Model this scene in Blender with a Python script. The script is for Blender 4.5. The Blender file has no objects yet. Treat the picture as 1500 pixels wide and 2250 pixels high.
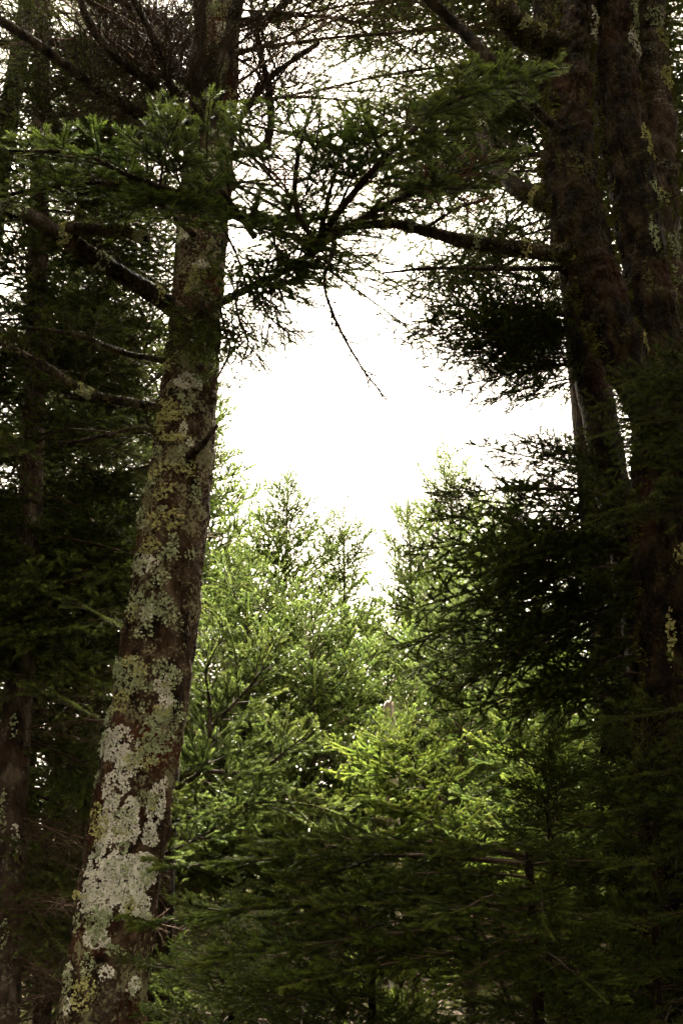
import bpy, math
import numpy as np
from mathutils import Matrix, Vector

# ------------------------------------------------------------------ camera
PITCH = math.radians(20.0)
FPX = 2190.0                      # focal length in pixels of the 1500 x 2250 frame
CAM = np.array([0.0, 0.0, 1.6])
FWD = np.array([0.0, math.cos(PITCH), math.sin(PITCH)])
UPV = np.array([0.0, -math.sin(PITCH), math.cos(PITCH)])
scene = bpy.context.scene
cam_data = bpy.data.cameras.new('camera')
cam_data.sensor_fit = 'VERTICAL'
cam_data.sensor_height = 36.0
cam_data.lens = 36.0 * FPX / 2250.0
cam_data.clip_start = 0.05
cam_data.clip_end = 2000.0
cam = bpy.data.objects.new('camera', cam_data)
scene.collection.objects.link(cam)
cam.location = CAM
cam.rotation_euler = (math.pi / 2 + PITCH, 0, 0)
scene.camera = cam

# ------------------------------------------------------------------ world: white overcast
SUN_EL, SUN_AZ = math.radians(64), math.radians(5)     # azimuth measured from +Y towards +X
world = bpy.data.worlds.new('World')
scene.world = world
world.use_nodes = True
wn, wl = world.node_tree.nodes, world.node_tree.links
bg = wn['Background']
sky = wn.new('ShaderNodeTexSky')
sky.sky_type = 'NISHITA'
sky.sun_disc = False
sky.sun_elevation = SUN_EL
sky.sun_rotation = SUN_AZ
sky.dust_density = 6.0
cloud = wn.new('ShaderNodeRGB')
cloud.outputs[0].default_value = (11.5, 9.9, 7.8, 1)
mixc = wn.new('ShaderNodeMix')
mixc.data_type = 'RGBA'
mixc.inputs['Factor'].default_value = 0.96
wl.new(sky.outputs[0], mixc.inputs['A'])
wl.new(cloud.outputs[0], mixc.inputs['B'])
wl.new(mixc.outputs['Result'], bg.inputs['Color'])
bg.inputs['Strength'].default_value = 0.08

sun_data = bpy.data.lights.new('sun', 'SUN')
sun_data.energy = 5.0
sun_data.angle = math.radians(12)
sun_data.color = (1.0, 0.93, 0.80)
sun = bpy.data.objects.new('sun', sun_data)
scene.collection.objects.link(sun)
sdir = Vector((math.sin(SUN_AZ) * math.cos(SUN_EL), math.cos(SUN_AZ) * math.cos(SUN_EL), math.sin(SUN_EL)))
sun.rotation_euler = sdir.to_track_quat('Z', 'Y').to_euler()
sun.location = (0, 0, 40)

vs = scene.view_settings
vs.view_transform = 'Standard'
vs.look = 'None'
vs.exposure = 3.45
vs.gamma = 1.0
vs.use_curve_mapping = False
scene.cycles.max_bounces = 3
scene.cycles.diffuse_bounces = 2
scene.cycles.glossy_bounces = 2
scene.cycles.transmission_bounces = 3
scene.cycles.volume_bounces = 1
scene.cycles.use_denoising = True
scene.cycles.debug_use_spatial_splits = True
scene.cycles.use_light_tree = False
scene.cycles.adaptive_threshold = 0.03
scene.cycles.sample_clamp_indirect = 6.0

COL = scene.collection
RNG = np.random.default_rng(7)


def at(px, py, Y):
    """World point that lies Y metres ahead of the viewer, in the line of sight of a spot of the photograph."""
    u, v = (px - 750.0) / FPX, (1125.0 - py) / FPX
    d = FWD + v * UPV + np.array([u, 0, 0])
    return CAM + d * (Y / d[1])


def m_of(w, p):
    """Size in metres of w photo pixels at the point p."""
    return w * float(np.dot(np.asarray(p) - CAM, FWD)) / FPX


# ------------------------------------------------------------------ materials
def nodes_of(name):
    m = bpy.data.materials.new(name)
    m.use_nodes = True
    return m, m.node_tree.nodes, m.node_tree.links, m.node_tree.nodes['Principled BSDF']


def ramp(n, stops):
    r = n.new('ShaderNodeValToRGB')
    e = r.color_ramp.elements
    while len(e) < len(stops):
        e.new(0.5)
    for k, (p, c) in enumerate(stops):
        e[k].position = p
        e[k].color = (*c, 1)
    return r


def noise(n, l, scale, detail=4, stretch=None, rough=0.6):
    tc = n.new('ShaderNodeTexCoord')
    t = n.new('ShaderNodeTexNoise')
    t.inputs['Scale'].default_value = scale
    t.inputs['Detail'].default_value = detail
    t.inputs['Roughness'].default_value = rough
    if stretch:
        mp = n.new('ShaderNodeMapping')
        mp.inputs['Scale'].default_value = stretch
        l.new(tc.outputs['Object'], mp.inputs['Vector'])
        l.new(mp.outputs[0], t.inputs['Vector'])
    else:
        l.new(tc.outputs['Object'], t.inputs['Vector'])
    return t


def bark_material(name, dark, mid, light, red=None, rough=0.85, speck=None):
    m, n, l, b = nodes_of(name)
    t1 = noise(n, l, 14, 6, (1, 1, 0.45))
    r1 = ramp(n, [(0.38, dark), (0.5, mid), (0.66, light)])
    l.new(t1.outputs['Fac'], r1.inputs[0])
    out = r1.outputs[0]
    if red:
        t2 = noise(n, l, 2.6, 4)
        mr2 = n.new('ShaderNodeMapRange')
        mr2.inputs[1].default_value, mr2.inputs[2].default_value = 0.52, 0.66
        l.new(t2.outputs['Fac'], mr2.inputs[0])
        mx = n.new('ShaderNodeMix')
        mx.data_type = 'RGBA'
        mx.inputs['B'].default_value = (*red, 1)
        l.new(mr2.outputs[0], mx.inputs['Factor'])
        l.new(out, mx.inputs['A'])
        out = mx.outputs['Result']
    if speck:
        t4 = noise(n, l, 60, 3)
        t5 = noise(n, l, 5, 3)
        ad4 = n.new('ShaderNodeMath')
        ad4.operation = 'ADD'
        l.new(t4.outputs['Fac'], ad4.inputs[0])
        l.new(t5.outputs['Fac'], ad4.inputs[1])
        m4 = n.new('ShaderNodeMapRange')
        m4.inputs[1].default_value, m4.inputs[2].default_value = speck[3], speck[3] + 0.09
        l.new(ad4.outputs[0], m4.inputs[0])
        mx4 = n.new('ShaderNodeMix')
        mx4.data_type = 'RGBA'
        mx4.inputs['B'].default_value = (*speck[:3], 1)
        l.new(m4.outputs[0], mx4.inputs['Factor'])
        l.new(out, mx4.inputs['A'])
        out = mx4.outputs['Result']
    l.new(out, b.inputs['Base Color'])
    b.inputs['Roughness'].default_value = rough
    b.inputs['Specular IOR Level'].default_value = 0.12
    vor = n.new('ShaderNodeTexVoronoi')
    vor.inputs['Scale'].default_value = 55
    tc = n.new('ShaderNodeTexCoord')
    mp = n.new('ShaderNodeMapping')
    mp.inputs['Scale'].default_value = (1, 1, 0.6)
    l.new(tc.outputs['Object'], mp.inputs[0])
    l.new(mp.outputs[0], vor.inputs['Vector'])
    t3 = noise(n, l, 90, 5)
    ad = n.new('ShaderNodeMath')
    ad.operation = 'ADD'
    l.new(vor.outputs['Distance'], ad.inputs[0])
    l.new(t3.outputs['Fac'], ad.inputs[1])
    bp = n.new('ShaderNodeBump')
    bp.inputs['Strength'].default_value = 0.9
    bp.inputs['Distance'].default_value = 0.012
    l.new(ad.outputs[0], bp.inputs['Height'])
    l.new(bp.outputs[0], b.inputs['Normal'])
    return m


def needle_material(name, old, new, transl=0.3, rough=0.45, spec=0.22):
    m, n, l, b = nodes_of(name)
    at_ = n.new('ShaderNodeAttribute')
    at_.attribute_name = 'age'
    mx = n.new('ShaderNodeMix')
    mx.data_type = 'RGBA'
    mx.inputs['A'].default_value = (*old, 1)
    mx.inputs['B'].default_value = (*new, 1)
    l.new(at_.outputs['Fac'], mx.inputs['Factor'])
    t = noise(n, l, 7.0, 3)
    hs = n.new('ShaderNodeHueSaturation')
    mv = n.new('ShaderNodeMapRange')
    mv.inputs[1].default_value, mv.inputs[2].default_value = 0.3, 0.7
    mv.inputs[3].default_value, mv.inputs[4].default_value = 0.65, 1.3
    l.new(t.outputs['Fac'], mv.inputs[0])
    l.new(mv.outputs[0], hs.inputs['Value'])
    t2 = noise(n, l, 3.0, 2)
    mh = n.new('ShaderNodeMapRange')
    mh.inputs[1].default_value, mh.inputs[2].default_value = 0.3, 0.7
    mh.inputs[3].default_value, mh.inputs[4].default_value = 0.475, 0.515
    l.new(t2.outputs['Fac'], mh.inputs[0])
    l.new(mh.outputs[0], hs.inputs['Hue'])
    l.new(mx.outputs['Result'], hs.inputs['Color'])
    l.new(hs.outputs[0], b.inputs['Base Color'])
    b.inputs['Roughness'].default_value = rough
    b.inputs['Specular IOR Level'].default_value = spec
    tr = n.new('ShaderNodeBsdfTranslucent')
    l.new(hs.outputs[0], tr.inputs['Color'])
    ms = n.new('ShaderNodeMixShader')
    ms.inputs[0].default_value = transl
    l.new(b.outputs[0], ms.inputs[1])
    l.new(tr.outputs[0], ms.inputs[2])
    l.new(ms.outputs[0], n['Material Output'].inputs['Surface'])
    return m


def plain_material(name, a, c, scale=40, rough=0.9, bump=0.4):
    m, n, l, b = nodes_of(name)
    t = noise(n, l, scale, 5)
    r = ramp(n, [(0.3, a), (0.7, c)])
    l.new(t.outputs['Fac'], r.inputs[0])
    l.new(r.outputs[0], b.inputs['Base Color'])
    b.inputs['Roughness'].default_value = rough
    b.inputs['Specular IOR Level'].default_value = 0.15
    bp = n.new('ShaderNodeBump')
    bp.inputs['Strength'].default_value = bump
    bp.inputs['Distance'].default_value = 0.004
    l.new(t.outputs['Fac'], bp.inputs['Height'])
    l.new(bp.outputs[0], b.inputs['Normal'])
    return m


M = {
    'bark_fir': bark_material('fir_bark', (0.009, 0.005, 0.003), (0.040, 0.021, 0.011), (0.11, 0.075, 0.048), (0.085, 0.022, 0.010), speck=(0.22, 0.21, 0.12, 1.05)),
    'bark_grey': bark_material('grey_bark', (0.012, 0.008, 0.006), (0.048, 0.034, 0.024), (0.13, 0.10, 0.075), (0.07, 0.038, 0.025), speck=(0.20, 0.19, 0.14, 1.14)),
    'bark_mossy': bark_material('mossy_bark', (0.003, 0.002, 0.001), (0.014, 0.008, 0.004), (0.046, 0.032, 0.015), (0.030, 0.011, 0.005), speck=(0.09, 0.09, 0.03, 1.16)),
    'limb': bark_material('limb_bark', (0.008, 0.006, 0.004), (0.028, 0.020, 0.014), (0.08, 0.062, 0.044), speck=(0.14, 0.14, 0.07, 1.12)),
    'snag': bark_material('bleached_wood', (0.28, 0.20, 0.13), (0.62, 0.55, 0.46), (0.82, 0.80, 0.76), None, 0.8),
    'twig': plain_material('twig_bark', (0.020, 0.013, 0.008), (0.062, 0.041, 0.026), 30, 0.85, 0.2),
    'dead': plain_material('dead_twig', (0.045, 0.028, 0.018), (0.15, 0.10, 0.065), 12, 0.9, 0.2),
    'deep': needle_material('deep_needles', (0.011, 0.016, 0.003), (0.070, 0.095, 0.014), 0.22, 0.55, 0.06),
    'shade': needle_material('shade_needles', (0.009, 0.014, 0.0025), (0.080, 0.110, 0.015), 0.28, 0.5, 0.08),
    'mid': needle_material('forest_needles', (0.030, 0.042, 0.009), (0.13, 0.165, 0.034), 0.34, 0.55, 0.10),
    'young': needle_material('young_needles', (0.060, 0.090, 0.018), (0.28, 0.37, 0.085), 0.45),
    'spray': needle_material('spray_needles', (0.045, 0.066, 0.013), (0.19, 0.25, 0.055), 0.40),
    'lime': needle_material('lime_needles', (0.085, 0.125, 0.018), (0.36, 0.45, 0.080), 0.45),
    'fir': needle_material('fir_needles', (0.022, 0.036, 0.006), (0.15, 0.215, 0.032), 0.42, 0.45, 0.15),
    'brown': needle_material('brown_needles', (0.060, 0.022, 0.010), (0.16, 0.055, 0.022), 0.25, 0.6),
    'crust': plain_material('white_lichen', (0.60, 0.59, 0.50), (0.86, 0.85, 0.77), 22),
    'sage': plain_material('sage_lichen', (0.24, 0.29, 0.15), (0.48, 0.54, 0.33), 50),
    'yellow': plain_material('yellow_lichen', (0.30, 0.30, 0.10), (0.58, 0.57, 0.26), 50),
    'moss': plain_material('moss', (0.045, 0.048, 0.010), (0.16, 0.150, 0.030), 45, 0.95),
    'soil': plain_material('forest_soil', (0.010, 0.007, 0.004), (0.04, 0.025, 0.014), 6, 0.95, 0.6),
}


# ------------------------------------------------------------------ mesh helpers
def mesh_np(name, verts, quads=None, tris=None, mats=None, mat_index=None, age=None, smooth=False):
    me = bpy.data.meshes.new(name)
    verts = np.ascontiguousarray(verts, dtype=np.float32)
    nq = 0 if quads is None else len(quads)
    nt = 0 if tris is None else len(tris)
    me.vertices.add(len(verts))
    me.vertices.foreach_set('co', verts.ravel())
    loops, starts = [], []
    if nq:
        loops.append(np.asarray(quads, dtype=np.int32).ravel())
        starts.append(np.arange(nq, dtype=np.int32) * 4)
    if nt:
        loops.append(np.asarray(tris, dtype=np.int32).ravel())
        starts.append(np.arange(nt, dtype=np.int32) * 3 + nq * 4)
    loops = np.concatenate(loops)
    starts = np.concatenate(starts)
    me.loops.add(len(loops))
    me.loops.foreach_set('vertex_index', loops)
    me.polygons.add(nq + nt)
    me.polygons.foreach_set('loop_start', starts)
    if mats:
        for m in mats:
            me.materials.append(m)
    if mat_index is not None:
        me.polygons.foreach_set('material_index', np.asarray(mat_index, dtype=np.int32))
    if age is not None:
        a = me.attributes.new('age', 'FLOAT', 'POINT')
        a.data.foreach_set('value', np.asarray(age, dtype=np.float32))
    if smooth:
        me.polygons.foreach_set('use_smooth', np.ones(nq + nt, dtype=bool))
    me.update(calc_edges=True)
    return me


def norm(v):
    return v / np.maximum(np.linalg.norm(v, axis=-1, keepdims=True), 1e-9)


def hash3(i, j, k):
    h = (i * 374761393 + j * 668265263 + k * 2147483647 * 3) & 0xffffffff
    h = ((h ^ (h >> 13)) * 1274126177) & 0xffffffff
    return ((h ^ (h >> 16)) & 0xffff) / 65535.0


def vnoise(p):
    p = np.asarray(p, dtype=np.float64)
    i = np.floor(p).astype(np.int64)
    f = p - i
    f = f * f * (3 - 2 * f)
    r = 0
    for a in (0, 1):
        for b in (0, 1):
            for c in (0, 1):
                w = (f[..., 0] if a else 1 - f[..., 0]) * (f[..., 1] if b else 1 - f[..., 1]) * (f[..., 2] if c else 1 - f[..., 2])
                r = r + w * hash3(i[..., 0] + a, i[..., 1] + b, i[..., 2] + c)
    return r


def fbm(p, o=3):
    s, a, t = 0, 1.0, 0
    for _ in range(o):
        s = s + a * vnoise(p)
        t += a
        p = p * 2.03 + 17.3
        a *= 0.5
    return s / t


def spline(pts, n):
    """Catmull-Rom through pts (k, d) resampled at n even steps of the parameter."""
    pts = np.asarray(pts, dtype=float)
    k = len(pts)
    if k == 2:
        return pts[0] + (pts[1] - pts[0]) * np.linspace(0, 1, n)[:, None]
    ext = np.vstack([2 * pts[0] - pts[1], pts, 2 * pts[-1] - pts[-2]])
    seg = np.linalg.norm(np.diff(pts[:, :3], axis=0), axis=1)
    cum = np.concatenate([[0], np.cumsum(seg)])
    s = np.linspace(0, cum[-1], n)
    i = np.clip(np.searchsorted(cum, s, side='right') - 1, 0, k - 2)
    t = ((s - cum[i]) / np.maximum(seg[i], 1e-9))[:, None]
    p0, p1, p2, p3 = ext[i], ext[i + 1], ext[i + 2], ext[i + 3]
    return 0.5 * (2 * p1 + (p2 - p0) * t + (2 * p0 - 5 * p1 + 4 * p2 - p3) * t ** 2 + (3 * p1 - p0 - 3 * p2 + p3) * t ** 3)


def new_obj(name, data, parent=None, loc=None, kind=None):
    o = bpy.data.objects.new(name, data)
    COL.objects.link(o)
    if parent is not None:
        o.parent = parent
    if loc is not None:
        o.location = loc
    if kind:
        o['kind'] = kind
    return o


def thing(name, label, cat, loc, group=None):
    o = new_obj(name, None, loc=loc)
    o.empty_display_size = 0.2
    o['label'] = label
    o['category'] = cat
    if group:
        o['group'] = group
    return o


# ------------------------------------------------------------------ trunks and thick limbs
class Stem:
    """A round stem with real bark relief: a centre line (x, y, z, r) swept with noise."""

    def __init__(self, pts4, seed=0, lump=0.10, flake=0.03, lump_size=0.16, flake_size=0.022, fis=0.0, fis_size=(0.05, 0.30), knots=0):
        self.c = np.asarray(pts4, dtype=float)
        self.seed = seed
        self.lump, self.flake = lump, flake
        self.ls, self.fs = lump_size, flake_size
        self.fis, self.fiz = fis, fis_size
        kr = np.random.default_rng(400 + seed)
        self.knots = [(kr.uniform(-2.2, 2.2), kr.uniform(0.05, 0.95), kr.uniform(0.03, 0.07), kr.uniform(0.010, 0.032)) for _ in range(knots)]
        n = 400
        self.d = spline(self.c, n)
        self.t = norm(np.gradient(self.d[:, :3], axis=0))
        ref = np.array([0.0, -1.0, 0.0])
        if abs(self.t[:, 1].mean()) > 0.8:
            ref = np.array([0.0, 0.0, 1.0])
        self.n = norm(ref - (self.t @ ref)[:, None] * self.t)
        self.b = np.cross(self.n, self.t)          # for an upright stem this is +/- x
        self.b *= -1 if self.b[:, 0].mean() < 0 else 1
        seg = np.linalg.norm(np.diff(self.d[:, :3], axis=0), axis=1)
        self.len = seg.sum()

    def surf(self, th, s, lift=0.0):
        """Points on the bark: th = angle (0 faces the viewer, + to the right), s = 0..1 along the stem."""
        f = np.clip(s, 0, 1) * (len(self.d) - 1)
        i = np.minimum(f.astype(int), len(self.d) - 2)
        t = (f - i)[..., None]
        D = self.d[i] * (1 - t) + self.d[i + 1] * t
        N = self.n[i] * (1 - t) + self.n[i + 1] * t
        B = self.b[i] * (1 - t) + self.b[i + 1] * t
        rad = np.cos(th)[..., None] * N + np.sin(th)[..., None] * B
        p = D[..., :3] + rad * D[..., 3:4]
        q = p + self.seed * 3.7
        a = (fbm(q / self.ls, 3) - 0.5) * 2 * self.lump
        sq = q / self.fs * np.array([1, 1, 0.6])
        v = vnoise(sq)
        ridge = 1 - np.abs(2 * v - 1)
        b = (np.minimum(ridge * 1.6, 1) - 0.6) * self.flake + (fbm(q / 0.06, 2) - 0.5) * self.flake
        if self.fis:
            w = fbm(q / 0.3 + 7.0, 2)[..., None] * np.array([1.2, 1.2, 0.4])
            g = vnoise(q / np.array([self.fiz[0], self.fiz[0], self.fiz[1]]) + w)
            g = 1 - np.abs(2 * g - 1)
            b = b - 5 * self.fis * (g ** 4 - 0.2)
        r = D[..., 3] * (1 + a) + b * 0.2 + lift
        for (kt, ks, kw, kh) in self.knots:
            dt = (th - kt + math.pi) % (2 * math.pi) - math.pi
            dd = np.hypot(dt * D[..., 3], (s - ks) * self.len) / kw
            r = r + kh * np.exp(-dd * dd) * (1 - 0.8 * np.exp(-(dd * 2.6) ** 2))
        return D[..., :3] + rad * r[..., None], rad

    def mesh(self, name, nu, nv, mat, origin=(0, 0, 0)):
        th = np.linspace(0, 2 * math.pi, nu, endpoint=False)
        s = np.linspace(0, 1, nv)
        T, S = np.meshgrid(th, s)
        p, _ = self.surf(T, S)
        v = p.reshape(-1, 3) - np.asarray(origin)
        j, i = np.meshgrid(np.arange(nv - 1), np.arange(nu), indexing='ij')
        a = j * nu + i
        b = j * nu + (i + 1) % nu
        q = np.stack([a, b, b + nu, a + nu], -1).reshape(-1, 4)
        # close both ends
        e0 = len(v)
        ends = np.vstack([self.d[0, :3] - np.asarray(origin), self.d[-1, :3] - np.asarray(origin)])
        v = np.vstack([v, ends])
        k = np.arange(nu)
        t0 = np.stack([(k + 1) % nu, k, np.full(nu, e0)], -1)
        o = (nv - 1) * nu
        t1 = np.stack([o + k, o + (k + 1) % nu, np.full(nu, e0 + 1)], -1)
        return mesh_np(name, v, q, np.vstack([t0, t1]), [mat], smooth=True)

    def s_of_py(self, py):
        """Where along the stem (0..1) it crosses the given height of the photograph, with its centre px and half width."""
        rel = self.d[:, :3] - CAM
        dep = rel @ FWD
        yy = 1125 - FPX * (rel @ UPV) / dep
        k = int(np.argmin(np.abs(yy - py)))
        return k / (len(self.d) - 1), 750 + FPX * rel[k, 0] / dep[k], self.d[k, 3] * FPX / dep[k], dep[k]


def px_stem(rows, Y, top=None, **kw):
    """rows = (px, py, width px[, Y]) from the bottom up; returns a Stem reaching the ground at its first row."""
    pts = []
    for r in rows:
        p = at(r[0], r[1], r[3] if len(r) > 3 else Y)
        pts.append([*p, m_of(r[2], p) / 2])
    pts = np.array(pts)
    if pts[0, 2] > 0.0:
        d = pts[0, :3] - pts[1, :3]
        d = d / max(-d[2], 1e-6)
        q = pts[0, :3] + d * (pts[0, 2] + 0.15)
        pts = np.vstack([[*q, pts[0, 3] * 1.25], pts])
    return Stem(pts, **kw)


def lichen(stem, parent, origin, px, py, rx, ry, mat, rng, name='lichen_patch', dens=1.0, size=0.010, tilt=0.5, lift=0.004):
    """A patch of small overlapping lobes grown on the bark, ragged along its edge."""
    s0, cx, hw, dep = stem.s_of_py(py)
    sy = max(-0.97, min(0.97, (px - cx) / hw))
    th0 = math.asin(sy)
    mpp = dep / FPX
    rth = rx * mpp / (hw * mpp) / max(math.cos(th0), 0.35)
    rs = ry * mpp / stem.len
    area = rx * ry * mpp * mpp * 3.1 / max(math.cos(th0), 0.35)
    n = int(min(2600, dens * area / (size * size) * 0.9)) + 12
    u = rng.uniform(-1.25, 1.25, (n * 2, 2))
    off = rng.uniform(0, 50)
    q = np.stack([u[:, 0] * 2.4 + off, u[:, 1] * 2.4, np.full(len(u), off)], -1)
    keep = (np.hypot(u[:, 0], u[:, 1]) < 0.55 + 0.75 * fbm(q, 3) - 0.02) & (fbm(q * 2.3 + 9, 2) > 0.40)
    u = u[keep]
    if len(u) < 6:
        return None
    p, rad = stem.surf(th0 + u[:, 0] * rth, s0 + u[:, 1] * rs, lift=lift)
    p = p + rad * rng.uniform(0, lift, len(p))[:, None]
    k = len(p)
    nn = norm(rad + rng.normal(0, tilt, (k, 3)))
    a = norm(np.cross(nn, rng.normal(size=(k, 3))))
    b = np.cross(nn, a)
    sz = size * rng.uniform(0.5, 1.3, k)
    vs_, m = [], 6
    for e in range(m):
        an = e * 2 * math.pi / m
        rr = sz * rng.uniform(0.55, 1.15, k)
        vs_.append(p + a * (rr * math.cos(an))[:, None] + b * (rr * math.sin(an))[:, None] + nn * (rng.uniform(-0.1, 0.45, k) * sz)[:, None])
    v = np.stack(vs_ + [p - nn * (sz * 0.15)[:, None]], 1).reshape(-1, 3) - np.asarray(origin)
    base = np.arange(k)[:, None] * (m + 1)
    t = np.concatenate([np.stack([base[:, 0] + e, base[:, 0] + (e + 1) % m, base[:, 0] + m], -1) for e in range(m)])
    return new_obj(name, mesh_np(name, v, None, t, [mat]), parent, kind='stuff')


# ------------------------------------------------------------------ boughs: wood segments and needles
class Wood:
    def __init__(self):
        self.p0, self.p1, self.r0, self.r1 = [], [], [], []

    def add(self, a, b, r0, r1):
        self.p0.append(a); self.p1.append(b); self.r0.append(r0); self.r1.append(r1)

    def chain(self, pts, r0, r1):
        n = len(pts) - 1
        for k in range(n):
            self.add(pts[k], pts[k + 1], r0 + (r1 - r0) * k / n, r0 + (r1 - r0) * (k + 1) / n)

    def arrays(self, sides=4):
        if not self.p0:
            return np.zeros((0, 3)), np.zeros((0, 4), int)
        p0, p1 = np.array(self.p0), np.array(self.p1)
        r0, r1 = np.array(self.r0), np.array(self.r1)
        d = norm(p1 - p0)
        ref = np.where(np.abs(d[:, 2:3]) > 0.9, [[1.0, 0, 0]], [[0, 0, 1.0]])
        a = norm(np.cross(d, ref))
        b = np.cross(d, a)
        n = len(p0)
        v = np.zeros((n, 2 * sides, 3))
        for e in range(sides):
            an = 2 * math.pi * e / sides
            o = a * math.cos(an) + b * math.sin(an)
            v[:, e] = p0 - d * (r0 * 0.4)[:, None] + o * r0[:, None]
            v[:, sides + e] = p1 + d * (r1 * 0.4)[:, None] + o * r1[:, None]
        base = (np.arange(n) * 2 * sides)[:, None]
        q = np.concatenate([base + np.array([[e, (e + 1) % sides, sides + (e + 1) % sides, sides + e]]) for e in range(sides)])
        return v.reshape(-1, 3), q


class Shoots:
    def __init__(self):
        self.p0, self.p1, self.age = [], [], []

    def add(self, a, b, age, age1=None):
        self.p0.append(a); self.p1.append(b); self.age.append((age, age if age1 is None else age1))

    def needles(self, rng, per_m, ln, wd, style='spruce', cone=0.95):
        """All needles of all shoots at once: one thin triangle each. Returns verts, tris, age."""
        if not self.p0:
            return np.zeros((0, 3)), np.zeros((0, 3), int), np.zeros(0)
        p0, p1, ag = np.array(self.p0), np.array(self.p1), np.array(self.age)
        L = np.linalg.norm(p1 - p0, axis=1)
        cnt = np.maximum(3, (L * per_m).astype(int))
        idx = np.repeat(np.arange(len(L)), cnt)
        start = np.concatenate([[0], np.cumsum(cnt)[:-1]])
        k = np.arange(len(idx)) - start[idx]
        t = (k + rng.uniform(0, 1, len(idx))) / cnt[idx]
        ax = norm(p1 - p0)[idx]
        base = p0[idx] + (p1 - p0)[idx] * t[:, None]
        ref = np.where(np.abs(ax[:, 2:3]) > 0.92, [[1.0, 0, 0]], [[0, 0, 1.0]])
        side = norm(np.cross(ax, ref))
        upv = np.cross(side, ax)
        if style == 'fir':      # combed to both sides, slightly upwards
            sg = np.where(rng.random(len(idx)) < 0.5, 1.0, -1.0)
            phi = rng.normal(0.28, 0.30, len(idx))
            radial = side * (sg * np.cos(phi))[:, None] + upv * np.sin(phi)[:, None]
        else:
            phi = k * 2.399963 + rng.uniform(0, 6.28) + rng.normal(0, 0.3, len(idx))
            radial = side * np.cos(phi)[:, None] + upv * (np.sin(phi) * 0.9 + 0.15)[:, None]
        c = cone * (1 - 0.22 * t) + rng.normal(0, 0.10, len(idx))
        dr = norm(ax * np.cos(c)[:, None] + radial * np.sin(c)[:, None])
        nl = ln * rng.uniform(0.8, 1.12, len(idx))
        w = norm(np.cross(dr, ax) + rng.normal(0, 0.35, (len(idx), 3))) * (wd * 0.75)
        tip = base + dr * nl[:, None]
        midw = base + dr * (nl * 0.35)[:, None]
        v = np.stack([midw - w - dr * (nl * 0.25)[:, None], midw + w - dr * (nl * 0.25)[:, None], tip], 1).reshape(-1, 3)
        tr = np.arange(len(idx) * 3).reshape(-1, 3)
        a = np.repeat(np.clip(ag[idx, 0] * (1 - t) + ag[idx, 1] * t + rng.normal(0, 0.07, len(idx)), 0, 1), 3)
        return v, tr, a


def grow(W, S, rng, p, d, L, lvl, P, up=np.array([0, 0, 1.0]), vig=1.0):
    """One side branch with its own twigs; needles sit on the outer part of it and on its shoots."""
    n = max(2, min(5, int(L / 0.09) + 1))
    pts = [np.array(p)]
    dd = norm(np.array(d))
    step = L / n
    for k in range(n):
        dd = norm(dd + rng.normal(0, P['wig'], 3) + np.array([0, 0, P['curl'] * (k + 0.5) / n - P['sag'] * 0.35]))
        pts.append(pts[-1] + dd * step)
    r0 = P['tw'] * (0.6 + 3.2 * L)
    W.chain(pts, r0, max(0.0009, r0 * 0.35) if lvl < 3 else 0.0009)
    bare = P['bare1'] if lvl == 1 else 0.08
    if rng.random() > P['dead']:
        for k in range(n):
            f0, f1 = k / n, (k + 1) / n
            if f1 <= bare:
                continue
            if f0 < bare:
                a = pts[k] + (pts[k + 1] - pts[k]) * ((bare - f0) / (f1 - f0))
            else:
                a = pts[k]
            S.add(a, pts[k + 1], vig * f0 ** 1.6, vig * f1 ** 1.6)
    if L < P['leaf'] or lvl >= P['levels']:
        return
    sp = P['sp'][lvl - 1]
    x = max(bare * L * 0.8, sp * 0.8)
    sg = 1 if rng.random() < 0.5 else -1
    while x < L * 0.96:
        f = x / L
        k = min(int(f * n), n - 1)
        q = pts[k] + (pts[k + 1] - pts[k]) * (f * n - k)
        ax = norm(pts[k + 1] - pts[k])
        sd = norm(np.cross(up, ax) + 1e-6)
        for s_ in ((sg,) if P['alt'] else (1, -1)):
            an = rng.normal(P['ang'], 0.14)
            tl = rng.normal(0, P['tilt'])
            lat = sd * s_ * math.cos(tl) + np.cross(ax, sd) * math.sin(tl)
            dl = ax * math.cos(an) + lat * math.sin(an)
            ll = (L - x) * P['ratio'] * rng.uniform(0.65, 1.15) + 0.02
            ll = min(ll, P['maxl'][lvl] if lvl < len(P['maxl']) else 0.12)
            if ll > 0.022:
                grow(W, S, rng, q, dl, ll, lvl + 1, P, up, vig * rng.uniform(0.75, 1.05))
        sg = -sg
        x += sp * rng.uniform(0.7, 1.3)
    return


BASE_P = dict(wig=0.07, curl=0.10, sag=0.05, tw=0.0022, bare1=0.25, dead=0.0, leaf=0.09, levels=3, sp=[0.045, 0.032], ang=0.85,
              tilt=0.22, ratio=0.55, maxl=[9, 0.30, 0.12], alt=True)


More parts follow.
